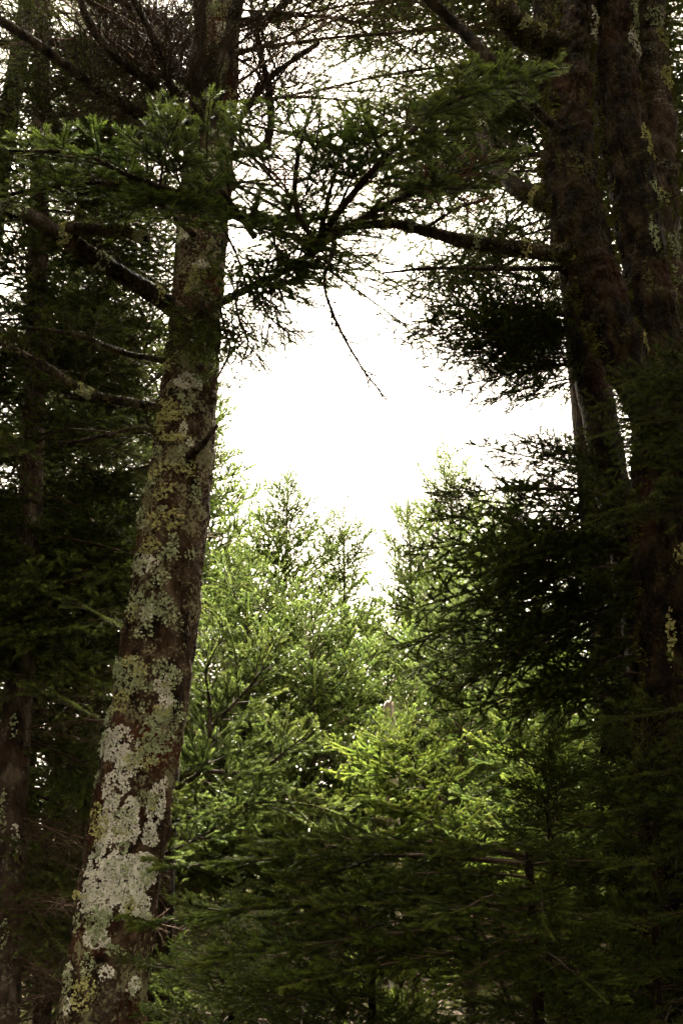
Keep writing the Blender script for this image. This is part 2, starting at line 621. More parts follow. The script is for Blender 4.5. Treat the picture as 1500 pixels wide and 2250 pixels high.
def bough_wood(rng, axis, r0, r1, P, f_start=0.15, l_max=0.6, sp0=0.06, W=None, S=None, up=np.array([0, 0, 1.0]), end_len=0.12, vig=1.0, prof=None):
    """Side branches along a given axis polyline (n,3), fanned left and right; returns the wood and the shoots."""
    W = W or Wood()
    S = S or Shoots()
    axis = np.asarray(axis)
    n = len(axis) - 1
    seg = np.linalg.norm(np.diff(axis, axis=0), axis=1)
    cum = np.concatenate([[0], np.cumsum(seg)])
    L = cum[-1]
    W.chain(list(axis), r0, r1)
    x = f_start * L
    sg = 1
    while x < L * 0.99:
        f = x / L
        k = min(np.searchsorted(cum, x, side='right') - 1, n - 1)
        q = axis[k] + (axis[k + 1] - axis[k]) * ((x - cum[k]) / seg[k])
        ax = norm(axis[k + 1] - axis[k])
        sd = norm(np.cross(up, ax) + 1e-6)
        an = rng.normal(P['ang'], 0.13)
        tl = rng.normal(0.05, P['tilt'])
        lat = sd * sg * math.cos(tl) + np.cross(ax, sd) * math.sin(tl)
        d = ax * math.cos(an) + lat * math.sin(an)
        if prof:
            ll = prof(f)
        else:
            ll = l_max * min(1.0, 0.45 + 2.0 * (f - f_start)) * (1 - f) ** 0.75 + end_len * 0.6
        ll *= rng.uniform(0.65, 1.15)
        grow(W, S, rng, q, d, ll, 1, P, up, vig)
        sg = -sg
        x += sp0 * rng.uniform(0.65, 1.3) * (1.0 if f < 0.8 else 0.7)
    for k in range(n):
        if cum[k + 1] / L > 0.72 and P['dead'] < 1:
            S.add(axis[k], axis[k + 1], vig)
    return W, S


def bough_axis(rng, L, rise, droop, n=9, lift=0.0):
    t = np.linspace(0, 1, n)
    x = L * t
    z = rise * L * t - droop * L * t ** 2 + lift * L * t ** 3.5
    y = np.cumsum(rng.normal(0, 0.012 * L, n)) * t
    return np.stack([x, y, z], -1)


VAR = {}


def bough_kind(key, count, L, rise, droop, lift, r0, P, f_start, l_max, sp0, per_m, ln, wd, mat, wood_mat='twig', one_mesh=False,
               style='spruce', sides=4, seed=0, vig=1.0, cone=0.95):
    out = []
    for k in range(count):
        rng = np.random.default_rng(seed * 100 + k)
        PP = dict(BASE_P)
        PP.update(P)
        ax = bough_axis(rng, L, rise, droop, 9, lift)
        W, S = bough_wood(rng, ax, r0, 0.0016, PP, f_start, l_max, sp0, vig=vig)
        wv, wq = W.arrays(sides)
        nv, ntr, na = S.needles(rng, per_m, ln, wd, style, cone)
        if one_mesh:
            v = np.vstack([wv, nv])
            mi = np.concatenate([np.zeros(len(wq)), np.ones(len(ntr))])
            me = mesh_np('bough', v, wq, (ntr + len(wv)) if len(ntr) else None, [M[wood_mat], M[mat]], mi, np.concatenate([np.zeros(len(wv)), na]))
            out.append((me, None))
        else:
            w = mesh_np('bough', wv, wq, None, [M[wood_mat]])
            f = mesh_np('foliage', nv, None, ntr, [M[mat]], None, na) if len(ntr) else None
            out.append((w, f))
    VAR[key] = (L, out)


# near spruce boughs (fine needles), far spruce boughs (coarser), young bright boughs, bare ones
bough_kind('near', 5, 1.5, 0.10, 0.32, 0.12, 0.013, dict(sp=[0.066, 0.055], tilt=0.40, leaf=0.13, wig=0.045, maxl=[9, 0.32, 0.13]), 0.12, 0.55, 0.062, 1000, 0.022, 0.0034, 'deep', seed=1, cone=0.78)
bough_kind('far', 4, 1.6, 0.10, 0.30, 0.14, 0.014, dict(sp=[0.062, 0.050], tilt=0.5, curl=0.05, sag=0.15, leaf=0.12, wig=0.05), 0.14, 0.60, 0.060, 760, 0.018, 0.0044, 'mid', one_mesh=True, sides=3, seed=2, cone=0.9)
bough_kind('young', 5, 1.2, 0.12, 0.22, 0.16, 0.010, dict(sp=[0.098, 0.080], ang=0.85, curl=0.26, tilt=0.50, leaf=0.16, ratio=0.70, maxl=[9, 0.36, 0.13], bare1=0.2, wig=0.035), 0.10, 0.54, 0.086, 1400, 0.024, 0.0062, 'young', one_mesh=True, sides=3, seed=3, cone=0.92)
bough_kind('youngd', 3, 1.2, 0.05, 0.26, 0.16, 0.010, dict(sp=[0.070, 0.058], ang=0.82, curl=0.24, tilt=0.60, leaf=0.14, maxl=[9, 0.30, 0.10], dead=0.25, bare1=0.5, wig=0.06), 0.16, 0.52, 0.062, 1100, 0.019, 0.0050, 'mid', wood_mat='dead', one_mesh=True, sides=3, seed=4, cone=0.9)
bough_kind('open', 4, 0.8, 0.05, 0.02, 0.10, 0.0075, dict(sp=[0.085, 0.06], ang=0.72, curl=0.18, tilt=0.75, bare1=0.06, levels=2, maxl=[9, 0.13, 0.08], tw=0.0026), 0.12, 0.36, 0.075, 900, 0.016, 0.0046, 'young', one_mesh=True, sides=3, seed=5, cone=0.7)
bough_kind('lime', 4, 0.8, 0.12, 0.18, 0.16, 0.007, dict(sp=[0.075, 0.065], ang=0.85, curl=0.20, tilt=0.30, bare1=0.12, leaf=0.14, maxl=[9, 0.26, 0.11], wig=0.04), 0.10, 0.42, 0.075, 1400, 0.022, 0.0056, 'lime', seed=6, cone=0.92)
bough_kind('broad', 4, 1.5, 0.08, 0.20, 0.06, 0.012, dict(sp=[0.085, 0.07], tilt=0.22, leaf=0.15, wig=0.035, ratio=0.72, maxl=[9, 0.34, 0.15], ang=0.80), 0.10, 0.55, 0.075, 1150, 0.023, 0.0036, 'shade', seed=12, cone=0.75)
bough_kind('bare', 4, 1.5, 0.05, 0.25, 0.05, 0.011, dict(sp=[0.07, 0.055], ang=0.85, tilt=0.6, wig=0.14, dead=1.0, tw=0.0020), 0.12, 0.60, 0.07, 100, 0.01, 0.001, 'brown', wood_mat='dead', one_mesh=True, sides=3, seed=8)
bough_kind('sparse', 3, 1.7, 0.06, 0.30, 0.10, 0.014, dict(sp=[0.065, 0.05], ang=0.85, tilt=0.45, wig=0.10, dead=0.30, bare1=0.4, leaf=0.12), 0.16, 0.65, 0.07, 560, 0.019, 0.0040, 'mid', one_mesh=True, sides=3, seed=9, cone=0.85)


def place_bough(parent, key, rng, loc, az, el, length, roll=0.0, var=None):
    L, vs_ = VAR[key]
    w, f = vs_[int(rng.integers(len(vs_))) if var is None else var % len(vs_)]
    o = new_obj('bough', w, parent, loc)
    o.rotation_euler = (roll, -el, az)
    s = length / L
    o.scale = (s, s * rng.uniform(0.9, 1.1), s)
    if f is not None:
        c = new_obj('foliage', f, o, kind='stuff')
    return o


def lerp_rows(rows, z):
    zs = [r[0] for r in rows]
    return float(np.interp(z, zs, [r[1] for r in rows])), float(np.interp(z, zs, [r[2] for r in rows]))


def spruce(name, label, x, y, h, r, prof, z0, dz, per, keys, group=None, seed=0, lean=(0, 0), bark='bark_grey', top='open', el=(0.0, 0.75), az_range=None, trunk_bot=0.0, bare_key=None, bare_z=0.0, cat='tree'):
    """A spruce: trunk and whorls of boughs. prof(t) gives bough length, t = 0 at z0 and 1 at the top."""
    rng = np.random.default_rng(1000 + seed)
    base = (x, y, 0)
    t_ = thing(name, label, cat, base, group)
    ht = h - (0.35 if top else 0.0)
    zz = np.linspace(-0.1, ht, 7)
    pts = np.stack([x + lean[0] * zz / h + rng.normal(0, 0.015, 7), y + lean[1] * zz / h + rng.normal(0, 0.015, 7), zz,
                    np.maximum(r * (1 - np.clip(zz, 0, h) / h) ** 0.8, 0.005)], -1)
    st = Stem(pts, seed=seed, lump=0.10, flake=0.02)
    new_obj('trunk', st.mesh('trunk', 14, 60, M[bark], base), t_)
    z = z0
    wz = 0
    while z < h - 0.12:
        t = (z - z0) / (h - z0)
        k = max(0, int(round(per * (1.0 if t < 0.85 else 0.8))))
        a0 = wz * 0.9 + rng.uniform(0, 1)
        for i in range(k):
            if az_range:
                az = rng.uniform(*az_range)
            else:
                az = a0 + i * 2 * math.pi / k + rng.normal(0, 0.18)
            zb = z + rng.uniform(-0.5, 0.5) * dz
            zb = min(zb, h - 0.08)
            f = zb / h
            ln = prof(min(max((zb - z0) / (h - z0), 0), 1)) * rng.uniform(0.75, 1.15)
            e = el[0] + (el[1] - el[0]) * max(t, 0) ** 1.6 + rng.normal(0, 0.08)
            key = keys[int(rng.integers(len(keys)))]
            if t > 0.86 and top:
                key = top
            if bare_key and zb < bare_z:
                key = bare_key
            place_bough(t_, key, rng, (lean[0] * f, lean[1] * f, zb), az, e, ln, rng.normal(0, 0.15))
        wz += 1
        z += dz * (1.0 if t < 0.75 else 0.8)
    if top:
        place_bough(t_, top, rng, (lean[0], lean[1], h - 0.45), rng.uniform(0, 6), 1.5, 0.5)
        for i in range(4):
            place_bough(t_, top, rng, (lean[0], lean[1], h - 0.42 - 0.1 * (i % 2)), i * 1.57 + rng.uniform(0, 0.8), rng.uniform(0.7, 1.05), rng.uniform(0.32, 0.48))
    return t_


def top_z(py, Y):
    return at(750, py, Y)[2]


# ------------------------------------------------------------------ ground
def build_ground():
    n = 90
    g = np.linspace(-1, 1, n)
    g = np.sign(g) * np.abs(g) ** 2.2 * 400
    X, Y = np.meshgrid(g, g)
    p = np.stack([X, Y, X * 0], -1)
    Z = (fbm(p / 3.1 + 5, 3) - 0.5) * 0.30 - 0.03
    Z = Z * np.clip(1 - (np.hypot(X, Y) - 60) / 200, 0, 1)
    v = np.stack([X, Y, Z], -1).reshape(-1, 3)
    j, i = np.meshgrid(np.arange(n - 1), np.arange(n - 1), indexing='ij')
    a = j * n + i
    q = np.stack([a, a + 1, a + n + 1, a + n], -1).reshape(-1, 4)
    o = new_obj('ground', mesh_np('ground', v, q, None, [M['soil']], smooth=True), kind='structure')
    return o


build_ground()

# ------------------------------------------------------------------ hero limbs drawn along their course
def limb_pts(rows, Y):
    pts = []
    for r in rows:
        p = at(r[0], r[1], r[2] if len(r) > 2 else Y)
        pts.append(p)
    return np.array(pts)


def add_limb(tree, origin, rows, Y, w0, w1, seed, mat='limb', twigs=None, needles=None, moss=None, name='branch', up=np.array([0, 0, 1.0])):
    """A branch: thick wood with bark relief, its twigs as a child, its needles as another."""
    rng = np.random.default_rng(5000 + seed)
    pts = limb_pts(rows, Y)
    n = len(pts)
    rr = np.array([m_of(w0 + (w1 - w0) * k / (n - 1), pts[k]) / 2 for k in range(n)])
    st = Stem(np.hstack([pts, rr[:, None]]), seed=seed, lump=0.22, flake=0.02, lump_size=0.07)
    nv = max(16, int(st.len / 0.018))
    o = new_obj(name, st.mesh(name, 10, nv, M[mat], origin), tree)
    if twigs:
        P = dict(BASE_P)
        P.update(twigs.get('P', {}))
        ax = spline(pts, 24)
        W, S = Wood(), Shoots()
        f0 = twigs.get('from', 0.1)
        for side_up in twigs.get('ups', [up]):
            bough_wood(rng, ax, 0.0015, 0.0012, P, f0, twigs['l'], twigs['sp'], W, S, up=side_up, vig=twigs.get('vig', 1.0), prof=twigs.get('prof'))
        wv, wq = W.arrays(4)
        new_obj('twigs', mesh_np('twigs', wv - origin, wq, None, [M[twigs.get('mat', 'twig')]]), o, kind='stuff')
        if needles:
            nv_, ntr, na = S.needles(rng, needles.get('per', 450), needles.get('ln', 0.018), needles.get('wd', 0.0022), needles.get('style', 'spruce'), needles.get('cone', 0.95))
            if len(ntr):
                new_obj('foliage', mesh_np('foliage', nv_ - origin, None, ntr, [M[needles['mat']]], None, na), o, kind='stuff')
    return o, st


def moss_on(stem, parent, origin, rng, n, mat, th=(-1.6, 1.6), s=(0.05, 0.95), ln=0.018, name='moss', clump=0.5):
    """Short upright moss and hair lichen tufts on part of a stem."""
    c = rng.uniform(size=(int(n * 3), 2))
    T = th[0] + (th[1] - th[0]) * c[:, 0]
    Sx = s[0] + (s[1] - s[0]) * c[:, 1]
    p, rad = stem.surf(T, Sx)
    k = fbm(p / 0.09 + 31.0, 3) > clump
    p, rad = p[k][:n], rad[k][:n]
    m = len(p)
    if m < 4:
        return
    d = norm(rad + rng.normal(0, 0.55, (m, 3)) + np.array([0, 0, -0.15]))
    w = norm(np.cross(d, rng.normal(size=(m, 3)))) * (ln * 0.22)
    l_ = (ln * rng.uniform(0.5, 1.4, m))[:, None]
    v = np.stack([p - w - rad * 0.003, p + w - rad * 0.003, p + d * l_ + w * 0.3], 1).reshape(-1, 3) - np.asarray(origin)
    return new_obj(name, mesh_np(name, v, None, np.arange(m * 3).reshape(-1, 3), [mat]), parent, kind='stuff')


# ================================================================== the lichen-covered fir at left
def build_left_fir():
    rng = np.random.default_rng(11)
    rows = [(222, 2250, 186), (262, 1950, 172), (302, 1700, 166), (345, 1450, 158), (376, 1200, 148), (402, 1000, 132),
            (421, 800, 116), (440, 600, 104), (462, 400, 88), (484, 200, 74), (492, 0, 64), (500, -250, 52), (505, -600, 36)]
    st = px_stem(rows, 5.0, seed=1, lump=0.08, flake=0.075, lump_size=0.12, flake_size=0.022, fis=0.007, fis_size=(0.035, 0.07), knots=10)
    base = st.d[0, :3].copy()
    base[2] = 0
    t = thing('fir_tree', 'large fir leaning right with pale lichen crusts down its red-brown trunk', 'tree', base)
    tr = new_obj('trunk', st.mesh('trunk', 120, 760, M['bark_fir'], base), t)
    W_, G_, Y_ = 'crust', 'sage', 'yellow'
    patches = [(268, 1645, 48, 42, W_), (272, 1735, 34, 34, W_), (282, 1800, 46, 60, W_), (352, 1775, 20, 62, W_), (240, 1905, 48, 66, W_),
               (300, 1925, 58, 58, W_), (335, 1905, 22, 40, W_), (228, 1985, 46, 40, W_), (342, 1842, 16, 22, W_), (425, 868, 38, 22, W_),
               (330, 1262, 34, 26, W_), (232, 2060, 34, 26, W_), (320, 1985, 22, 30, W_), (300, 1690, 30, 30, W_),
               (370, 1162, 46, 30, Y_), (345, 1340, 54, 48, G_), (392, 1372, 24, 26, G_), (298, 1500, 40, 44, G_), (258, 1478, 16, 22, G_),
               (372, 1482, 28, 24, G_), (282, 1556, 26, 26, Y_), (382, 1240, 30, 18, G_), (342, 1222, 24, 20, Y_), (335, 1408, 22, 22, G_),
               (335, 1524, 20, 12, G_), (358, 1620, 38, 48, G_), (322, 1682, 40, 28, Y_), (232, 1815, 30, 40, Y_), (238, 2030, 34, 46, G_),
               (206, 2172, 34, 34, Y_), (272, 2085, 24, 18, G_), (388, 938, 46, 26, Y_), (360, 962, 20, 34, Y_), (398, 988, 30, 14, Y_),
               (358, 1012, 18, 18, G_), (398, 1040, 28, 10, G_), (342, 1092, 14, 28, G_), (366, 1112, 18, 14, Y_), (382, 822, 18, 20, Y_),
               (438, 1090, 9, 36, G_), (250, 2180, 44, 40, 'bark_grey'), (320, 1150, 14, 30, G_), (300, 1330, 12, 30, G_), (392, 1565, 14, 30, G_),
               (250, 1590, 14, 26, G_), (215, 2110, 16, 30, G_), (420, 930, 14, 20, G_), (412, 1020, 12, 14, G_), (330, 1760, 20, 24, G_),
               (440, 640, 22, 26, Y_), (470, 400, 18, 30, W_), (478, 250, 16, 24, Y_), (420, 740, 20, 16, Y_)]
    for _ in range(95):
        py = rng.uniform(-20, 2200)
        s_, cx, hw, dep = st.s_of_py(py)
        patches.append((cx + hw * rng.uniform(-0.9, 0.9), py, rng.uniform(7, 24), rng.uniform(9, 30), [G_, G_, Y_, W_][int(rng.integers(4))]))
    for (px, py, rx, ry, k) in patches:
        if k == W_:
            lichen(st, tr, base, px, py, rx, ry, M[k], rng, 'lichen_patch', dens=1.3, size=0.0052, tilt=0.32, lift=0.003)
            lichen(st, tr, base, px, py, rx * 0.9, ry * 0.9, M['sage'], rng, 'lichen_patch', dens=0.09, size=0.0075, tilt=0.7, lift=0.009)
        else:
            lichen(st, tr, base, px, py, rx, ry, M[k], rng, 'lichen_patch', dens=0.8, size=0.0072, tilt=0.65, lift=0.006)
    moss_on(st, tr, base, rng, 5000, M['moss'], th=(-1.7, 1.7), s=(0.05, 0.8), ln=0.012, clump=0.62)
    # limbs of the whorl high on the stem, bare and full of fine dead twigs
    bare = dict(P=dict(dead=1.0, tilt=0.8, wig=0.16, ang=0.9, sp=[0.055, 0.045], maxl=[9, 0.30, 0.14], curl=0.25), l=0.75, sp=0.05, mat='twig', ups=[np.array([0, -0.5, 1.0]), np.array([0.3, 1.0, 0.2])])
    lim = [([(340, 272, 4.9), (215, 195, 4.7), (100, 110, 4.5), (-20, 30, 4.4)], 30, 18),
           ([(430, 300, 5.0), (345, 195, 4.8), (260, 130, 4.6), (200, 55, 4.5), (165, -30, 4.4)], 24, 15),
           ([(412, 275, 5.0), (372, 180, 4.8), (335, 80, 4.6), (285, -20, 4.5)], 20, 14),
           ([(445, 200, 5.1), (360, 135, 5.2), (280, 60, 5.3), (180, -20, 5.4)], 34, 24),
           ([(450, 115, 5.1), (380, 60, 5.2), (300, 20, 5.3), (200, -40, 5.4)], 30, 20),
           ([(450, 285, 4.9), (432, 175, 4.8), (440, 80, 4.8), (436, -40, 4.7)], 34, 24),
           ([(455, 290, 4.9), (485, 165, 4.8), (508, 70, 4.8), (530, -40, 4.7)], 36, 26),
           ([(500, 300, 5.1), (545, 235, 5.2), (600, 165, 5.3), (700, 95, 5.4)], 18, 9),
           ([(585, 315, 5.2), (592, 200, 5.2), (570, 110, 5.2), (555, 20, 5.2)], 19, 10),
           ([(440, 175, 5.2), (300, 120, 5.6), (140, 95, 5.8), (-20, 95, 6.0)], 20, 12),
           ([(480, 60, 5.1), (580, 40, 5.3), (660, -20, 5.4)], 16, 9),
           ([(430, 330, 5.2), (320, 300, 5.6), (230, 320, 5.8), (120, 300, 6.0)], 16, 8)]
    lim[0][0].insert(0, (450, 330, 5.0))
    lim[8][0].insert(0, (500, 345, 5.1))
    for k, (rws, w0, w1) in enumerate(lim):
        o, s_ = add_limb(t, base, rws, 5.0, w0, w1, 20 + k, 'limb', bare)
        moss_on(s_, o, base, rng, 260, M['moss'], th=(-3.1, 3.1), ln=0.014, clump=0.52)
    for k in range(18):
        py = rng.uniform(-150, 430)
        s_, cx, hw, dep = st.s_of_py(py)
        q = st.d[int(s_ * 399), :3] - base
        place_bough(t, 'sparse' if k % 2 else 'bare', rng, q, rng.uniform(-0.2, 1.3), rng.normal(0.3, 0.25), rng.uniform(1.2, 2.1), rng.uniform(-0.6, 0.6))
    for k in range(18):
        py = rng.uniform(-150, 380)
        s_, cx, hw, dep = st.s_of_py(py)
        q = st.d[int(s_ * 399), :3] - base
        place_bough(t, 'bare' if k % 4 else 'sparse', rng, q, rng.uniform(1.2, 4.2) if k % 3 else rng.uniform(-0.8, 1.2), rng.normal(0.45, 0.25), rng.uniform(1.1, 2.2), rng.uniform(0, 6))
    # low limbs on the left side
    lw = dict(P=dict(dead=0.75, tilt=0.6, wig=0.15, sp=[0.07, 0.05]), l=0.5, sp=0.10, mat='twig')
    nd = dict(per=350, ln=0.017, wd=0.0022, mat='deep')
    for k, (rws, w0, w1) in enumerate([
            ([(430, 715, 5.0), (350, 655, 4.9), (230, 580, 4.6), (150, 530, 4.5), (60, 475, 4.4), (-40, 450, 4.3)], 40, 36),
            ([(120, 515, 4.5), (180, 503, 4.45), (250, 506, 4.4), (300, 516, 4.36), (326, 526, 4.34)], 38, 12),
            ([(400, 920, 5.0), (345, 895, 4.9), (200, 865, 4.7), (90, 800, 4.6), (-20, 740, 4.5)], 22, 16),
            ([(410, 800, 5.0), (355, 790, 4.9), (270, 775, 4.8), (175, 738, 4.8), (60, 720, 4.8)], 15, 8),
            ([(400, 1030, 5.0), (330, 945, 4.9), (240, 955, 4.9), (150, 975, 4.9)], 12, 6)]):
        o, s_ = add_limb(t, base, rws, 5.0, w0, w1, 40 + k, 'limb', None if k == 1 else lw, nd)
        moss_on(s_, o, base, rng, 1500, M['moss'], th=(-3.1, 3.1), ln=0.013, clump=0.45)
        for q in range(5 if k < 3 else 0):
            i = int(rng.integers(1, len(rws)))
            lichen(s_, o, base, rws[i][0], rws[i][1] - 6, 34, 16, M['yellow' if q % 2 else 'sage'], rng, dens=0.7, size=0.008, tilt=0.7)
    # broken stub on the right flank
    add_limb(t, base, [(412, 1005, 4.86), (436, 985, 4.7), (458, 960, 4.62), (478, 934, 4.58)], 5.0, 19, 8, 60, 'limb', name='broken_stub')
    # living fir branches that meet over the opening
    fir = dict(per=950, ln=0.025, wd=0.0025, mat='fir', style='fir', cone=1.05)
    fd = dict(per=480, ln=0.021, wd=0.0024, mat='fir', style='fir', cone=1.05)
    PF = dict(sp=[0.055, 0.045], ang=0.80, tilt=0.25, curl=0.12, bare1=0.25, ratio=0.75, maxl=[9, 0.34, 0.16], dead=0.08, tw=0.0028)
    upc = [np.array([0.0, -0.35, 1.0])]
    live = [([(440, 470, 4.9), (500, 472, 4.6), (620, 512, 4.4), (700, 532, 4.3)], 15, 7, dict(P=PF, l=0.65, sp=0.06, ups=upc)),
            ([(500, 470, 4.6), (430, 438, 4.3), (290, 388, 4.0), (180, 340, 3.8), (20, 330, 3.7)], 15, 6, dict(P=PF, l=0.66, sp=0.085, ups=upc)),
            ([(560, 522, 4.45), (480, 410, 4.2), (400, 310, 4.0), (340, 238, 3.9)], 13, 5, dict(P=PF, l=0.56, sp=0.085, ups=upc)),
            ([(455, 680, 4.95), (550, 632, 4.7), (630, 592, 4.6), (700, 545, 4.5), (780, 490, 4.4), (850, 470, 4.4)], 18, 8, dict(P=dict(PF, dead=0.15, sag=0.2, curl=-0.05), l=0.75, sp=0.05, ups=upc)),
            ([(690, 528, 4.3), (655, 470, 4.15), (648, 400, 4.0), (662, 310, 3.9), (690, 225, 3.85)], 14, 5, dict(P=PF, l=0.6, sp=0.06, ups=upc)),
            ([(430, 520, 4.9), (330, 430, 4.3), (200, 400, 4.0), (60, 420, 3.9), (-40, 440, 3.8)], 14, 6, dict(P=PF, l=0.66, sp=0.085, ups=upc))]
    for k, (rws, w0, w1, tw) in enumerate(live):
        add_limb(t, base, rws, 4.3, w0, w1, 70 + k, 'limb', tw, fir if k != 3 else fd)
    # needle sprays hanging under the branch right of the stem
    hang = dict(P=dict(PF, sag=0.22, curl=-0.15, bare1=0.05, dead=0.0), l=0.34, sp=0.038, ups=[np.array([0.3, -0.8, 0.3])])
    for k, rws in enumerate([[(560, 630, 4.7), (575, 670, 4.66), (600, 705, 4.64), (642, 738, 4.62)],
                             [(515, 640, 4.75), (525, 700, 4.72), (545, 750, 4.7), (530, 800, 4.7)],
                             [(480, 650, 4.8), (492, 720, 4.75), (505, 770, 4.72), (478, 830, 4.7)],
                             [(600, 605, 4.65), (615, 640, 4.62), (628, 680, 4.62)],
                             [(455, 640, 4.75), (430, 710, 4.68), (400, 770, 4.64)],
                             [(540, 560, 4.7), (565, 600, 4.66), (605, 640, 4.62)],
                             [(490, 500, 4.75), (520, 560, 4.7), (540, 620, 4.66), (570, 670, 4.64)],
                             [(600, 515, 4.5), (610, 555, 4.48), (640, 590, 4.46), (665, 610, 4.45)],
                             [(640, 520, 4.45), (690, 560, 4.42), (720, 590, 4.4)]]):
        add_limb(t, base, rws, 4.7, 6, 3, 90 + k, 'limb', hang, dict(per=640, ln=0.021, wd=0.0030, mat='fir', style='fir'))
    # upper crown above the view
    for k in range(14):
        z = rng.uniform(11.0, 14.0)
        f = min(1, (z - 7.0) / 7.5)
        ctr = st.d[-1, :3] - base
        place_bough(t, 'far', rng, (ctr[0] * 0.9, ctr[1], z), rng.uniform(0, 6.28), rng.normal(0.1, 0.15), 2.4 * (1 - 0.6 * f))
    return t, base, st


left_fir, left_base, left_stem = build_left_fir()


# ================================================================== the old many-stemmed tree at right
def build_right_tree():
    rng = np.random.default_rng(21)
    Y = 5.0
    rowsB = [(1492, 2250, 170), (1480, 1800, 150), (1468, 1400, 140), (1456, 1000, 138), (1440, 760, 118), (1420, 600, 96), (1398, 470, 96),
             (1368, 300, 104), (1350, 150, 94), (1345, 0, 92), (1335, -250, 80), (1320, -600, 60)]
    stB = px_stem(rowsB, Y, seed=5, lump=0.20, flake=0.08, lump_size=0.16, fis=0.016, fis_size=(0.032, 0.12), knots=12)
    base = stB.d[0, :3].copy()
    base[2] = 0
    t = thing('old_tree', 'old mossy tree at right dividing into three dark knotted stems', 'tree', base)
    oB = new_obj('trunk', stB.mesh('trunk', 96, 560, M['bark_mossy'], base), t)
    rowsA = [(1440, 950, 84), (1420, 880, 88), (1380, 800, 90), (1335, 700, 98), (1292, 590, 108), (1264, 480, 110), (1246, 340, 108), (1252, 180, 86), (1268, 0, 76),
             (1280, -250, 66), (1290, -600, 50)]
    ptsA = [[*at(a, b, 4.85), m_of(c, at(a, b, 4.85)) / 2] for a, b, c in rowsA]
    stA = Stem(ptsA, seed=6, lump=0.26, flake=0.08, lump_size=0.15, fis=0.016, fis_size=(0.030, 0.11), knots=10)
    oA = new_obj('stem', stA.mesh('stem', 80, 440, M['bark_mossy'], base), t)
    rowsC = [(1478, 900, 80), (1484, 760, 92), (1466, 650, 88), (1452, 500, 78), (1444, 330, 84), (1432, 150, 64), (1426, 0, 58), (1420, -250, 50), (1410, -600, 40)]
    ptsC = [[*at(a, b, 5.15), m_of(c, at(a, b, 5.15)) / 2] for a, b, c in rowsC]
    stC = Stem(ptsC, seed=7, lump=0.22, flake=0.08, lump_size=0.14, fis=0.012, fis_size=(0.028, 0.10), knots=10)
    oC = new_obj('stem', stC.mesh('stem', 72, 440, M['bark_grey'], base), t)
    # moss and lichen
    for st, o in ((stA, oA), (stB, oB), (stC, oC)):
        moss_on(st, o, base, rng, 7000, M['moss'], th=(-2.6, 2.6), s=(0.0, 0.95), ln=0.015, clump=0.54)
        moss_on(st, o, base, rng, 5000, M['moss'], th=(0.9, 2.0), s=(0.0, 0.95), ln=0.024, clump=0.47)
        moss_on(st, o, base, rng, 4000, M['moss'], th=(-2.0, -1.0), s=(0.0, 0.95), ln=0.026, clump=0.50)
    for (st, o, px, py, rx, ry, k) in [
            (stB, oB, 1385, 60, 12, 60, 'sage'), (stB, oB, 1388, 110, 14, 40, 'crust'), (stB, oB, 1412, 330, 16, 50, 'yellow'), (stB, oB, 1432, 440, 12, 50, 'sage'),
            (stC, oC, 1432, 60, 22, 34, 'sage'), (stC, oC, 1448, 100, 14, 40, 'yellow'), (stC, oC, 1456, 190, 14, 40, 'yellow'), (stC, oC, 1462, 640, 24, 60, 'sage'),
            (stC, oC, 1466, 560, 18, 40, 'sage'), (stC, oC, 1440, 460, 20, 30, 'yellow'), (stB, oB, 1478, 1240, 24, 26, 'yellow'), (stB, oB, 1450, 1420, 10, 70, 'yellow'),
            (stA, oA, 1225, 130, 12, 50, 'moss'), (stA, oA, 1210, 260, 12, 60, 'moss'), (stA, oA, 1215, 560, 14, 40, 'moss'), (stA, oA, 1300, 60, 8, 50, 'crust'),
            (stA, oA, 1415, 770, 12, 30, 'yellow'), (stB, oB, 1490, 1700, 20, 40, 'sage'), (stB, oB, 1420, 540, 10, 50, 'sage')]:
        lichen(st, o, base, px, py, rx, ry, M[k], rng, dens=0.9, size=0.009, tilt=0.65)
    # limbs
    sp = dict(P=dict(dead=0.7, tilt=0.5, wig=0.13, sp=[0.07, 0.05], bare1=0.5), l=0.42, sp=0.085, mat='twig')
    nd = dict(per=350, ln=0.017, wd=0.0022, mat='deep')
    fir = dict(per=950, ln=0.026, wd=0.0025, mat='fir', style='fir', cone=1.05)
    limbs = [([(1265, 545, 4.85), (1215, 556, 4.75), (1100, 541, 4.6), (1000, 526, 4.5), (930, 505, 4.45), (860, 492, 4.4), (760, 500, 4.4), (700, 530, 4.4)], 42, 10, sp, nd, 1),
             ([(1250, 470, 4.85), (1195, 442, 4.9), (1130, 410, 5.0), (1085, 360, 5.2), (1058, 290, 5.3), (1040, 200, 5.4)], 46, 18, sp, nd, 1),
             ([(1260, 120, 4.85), (1200, 95, 4.8), (1150, 75, 4.75), (1110, 30, 4.7), (1085, -30, 4.7)], 66, 52, None, None, 1),
             ([(1240, 300, 4.85), (1180, 245, 4.6), (1075, 130, 4.5), (1000, 55, 4.5), (925, -20, 4.4)], 22, 26, sp, nd, 0),
             ([(1250, 590, 4.85), (1180, 590, 4.8), (1050, 590, 4.8), (940, 590, 4.8), (840, 600, 4.8)], 14, 4, dict(sp, l=0.25), nd, 0)]
    for k, (rws, w0, w1, tw, ne, mo) in enumerate(limbs):
        o, s_ = add_limb(t, base, rws, 4.8, w0, w1, 120 + k, 'limb', tw, ne)
        if mo:
            moss_on(s_, o, base, rng, 2500, M['moss'], th=(-3.1, 3.1), ln=0.015, clump=0.45)
            for q in range(5):
                i = 1 + q % (len(rws) - 2)
                lichen(s_, o, base, rws[i][0], rws[i][1] - 8, 30, 12, M['sage' if q % 2 else 'yellow'], rng, dens=0.8, size=0.008, tilt=0.7)
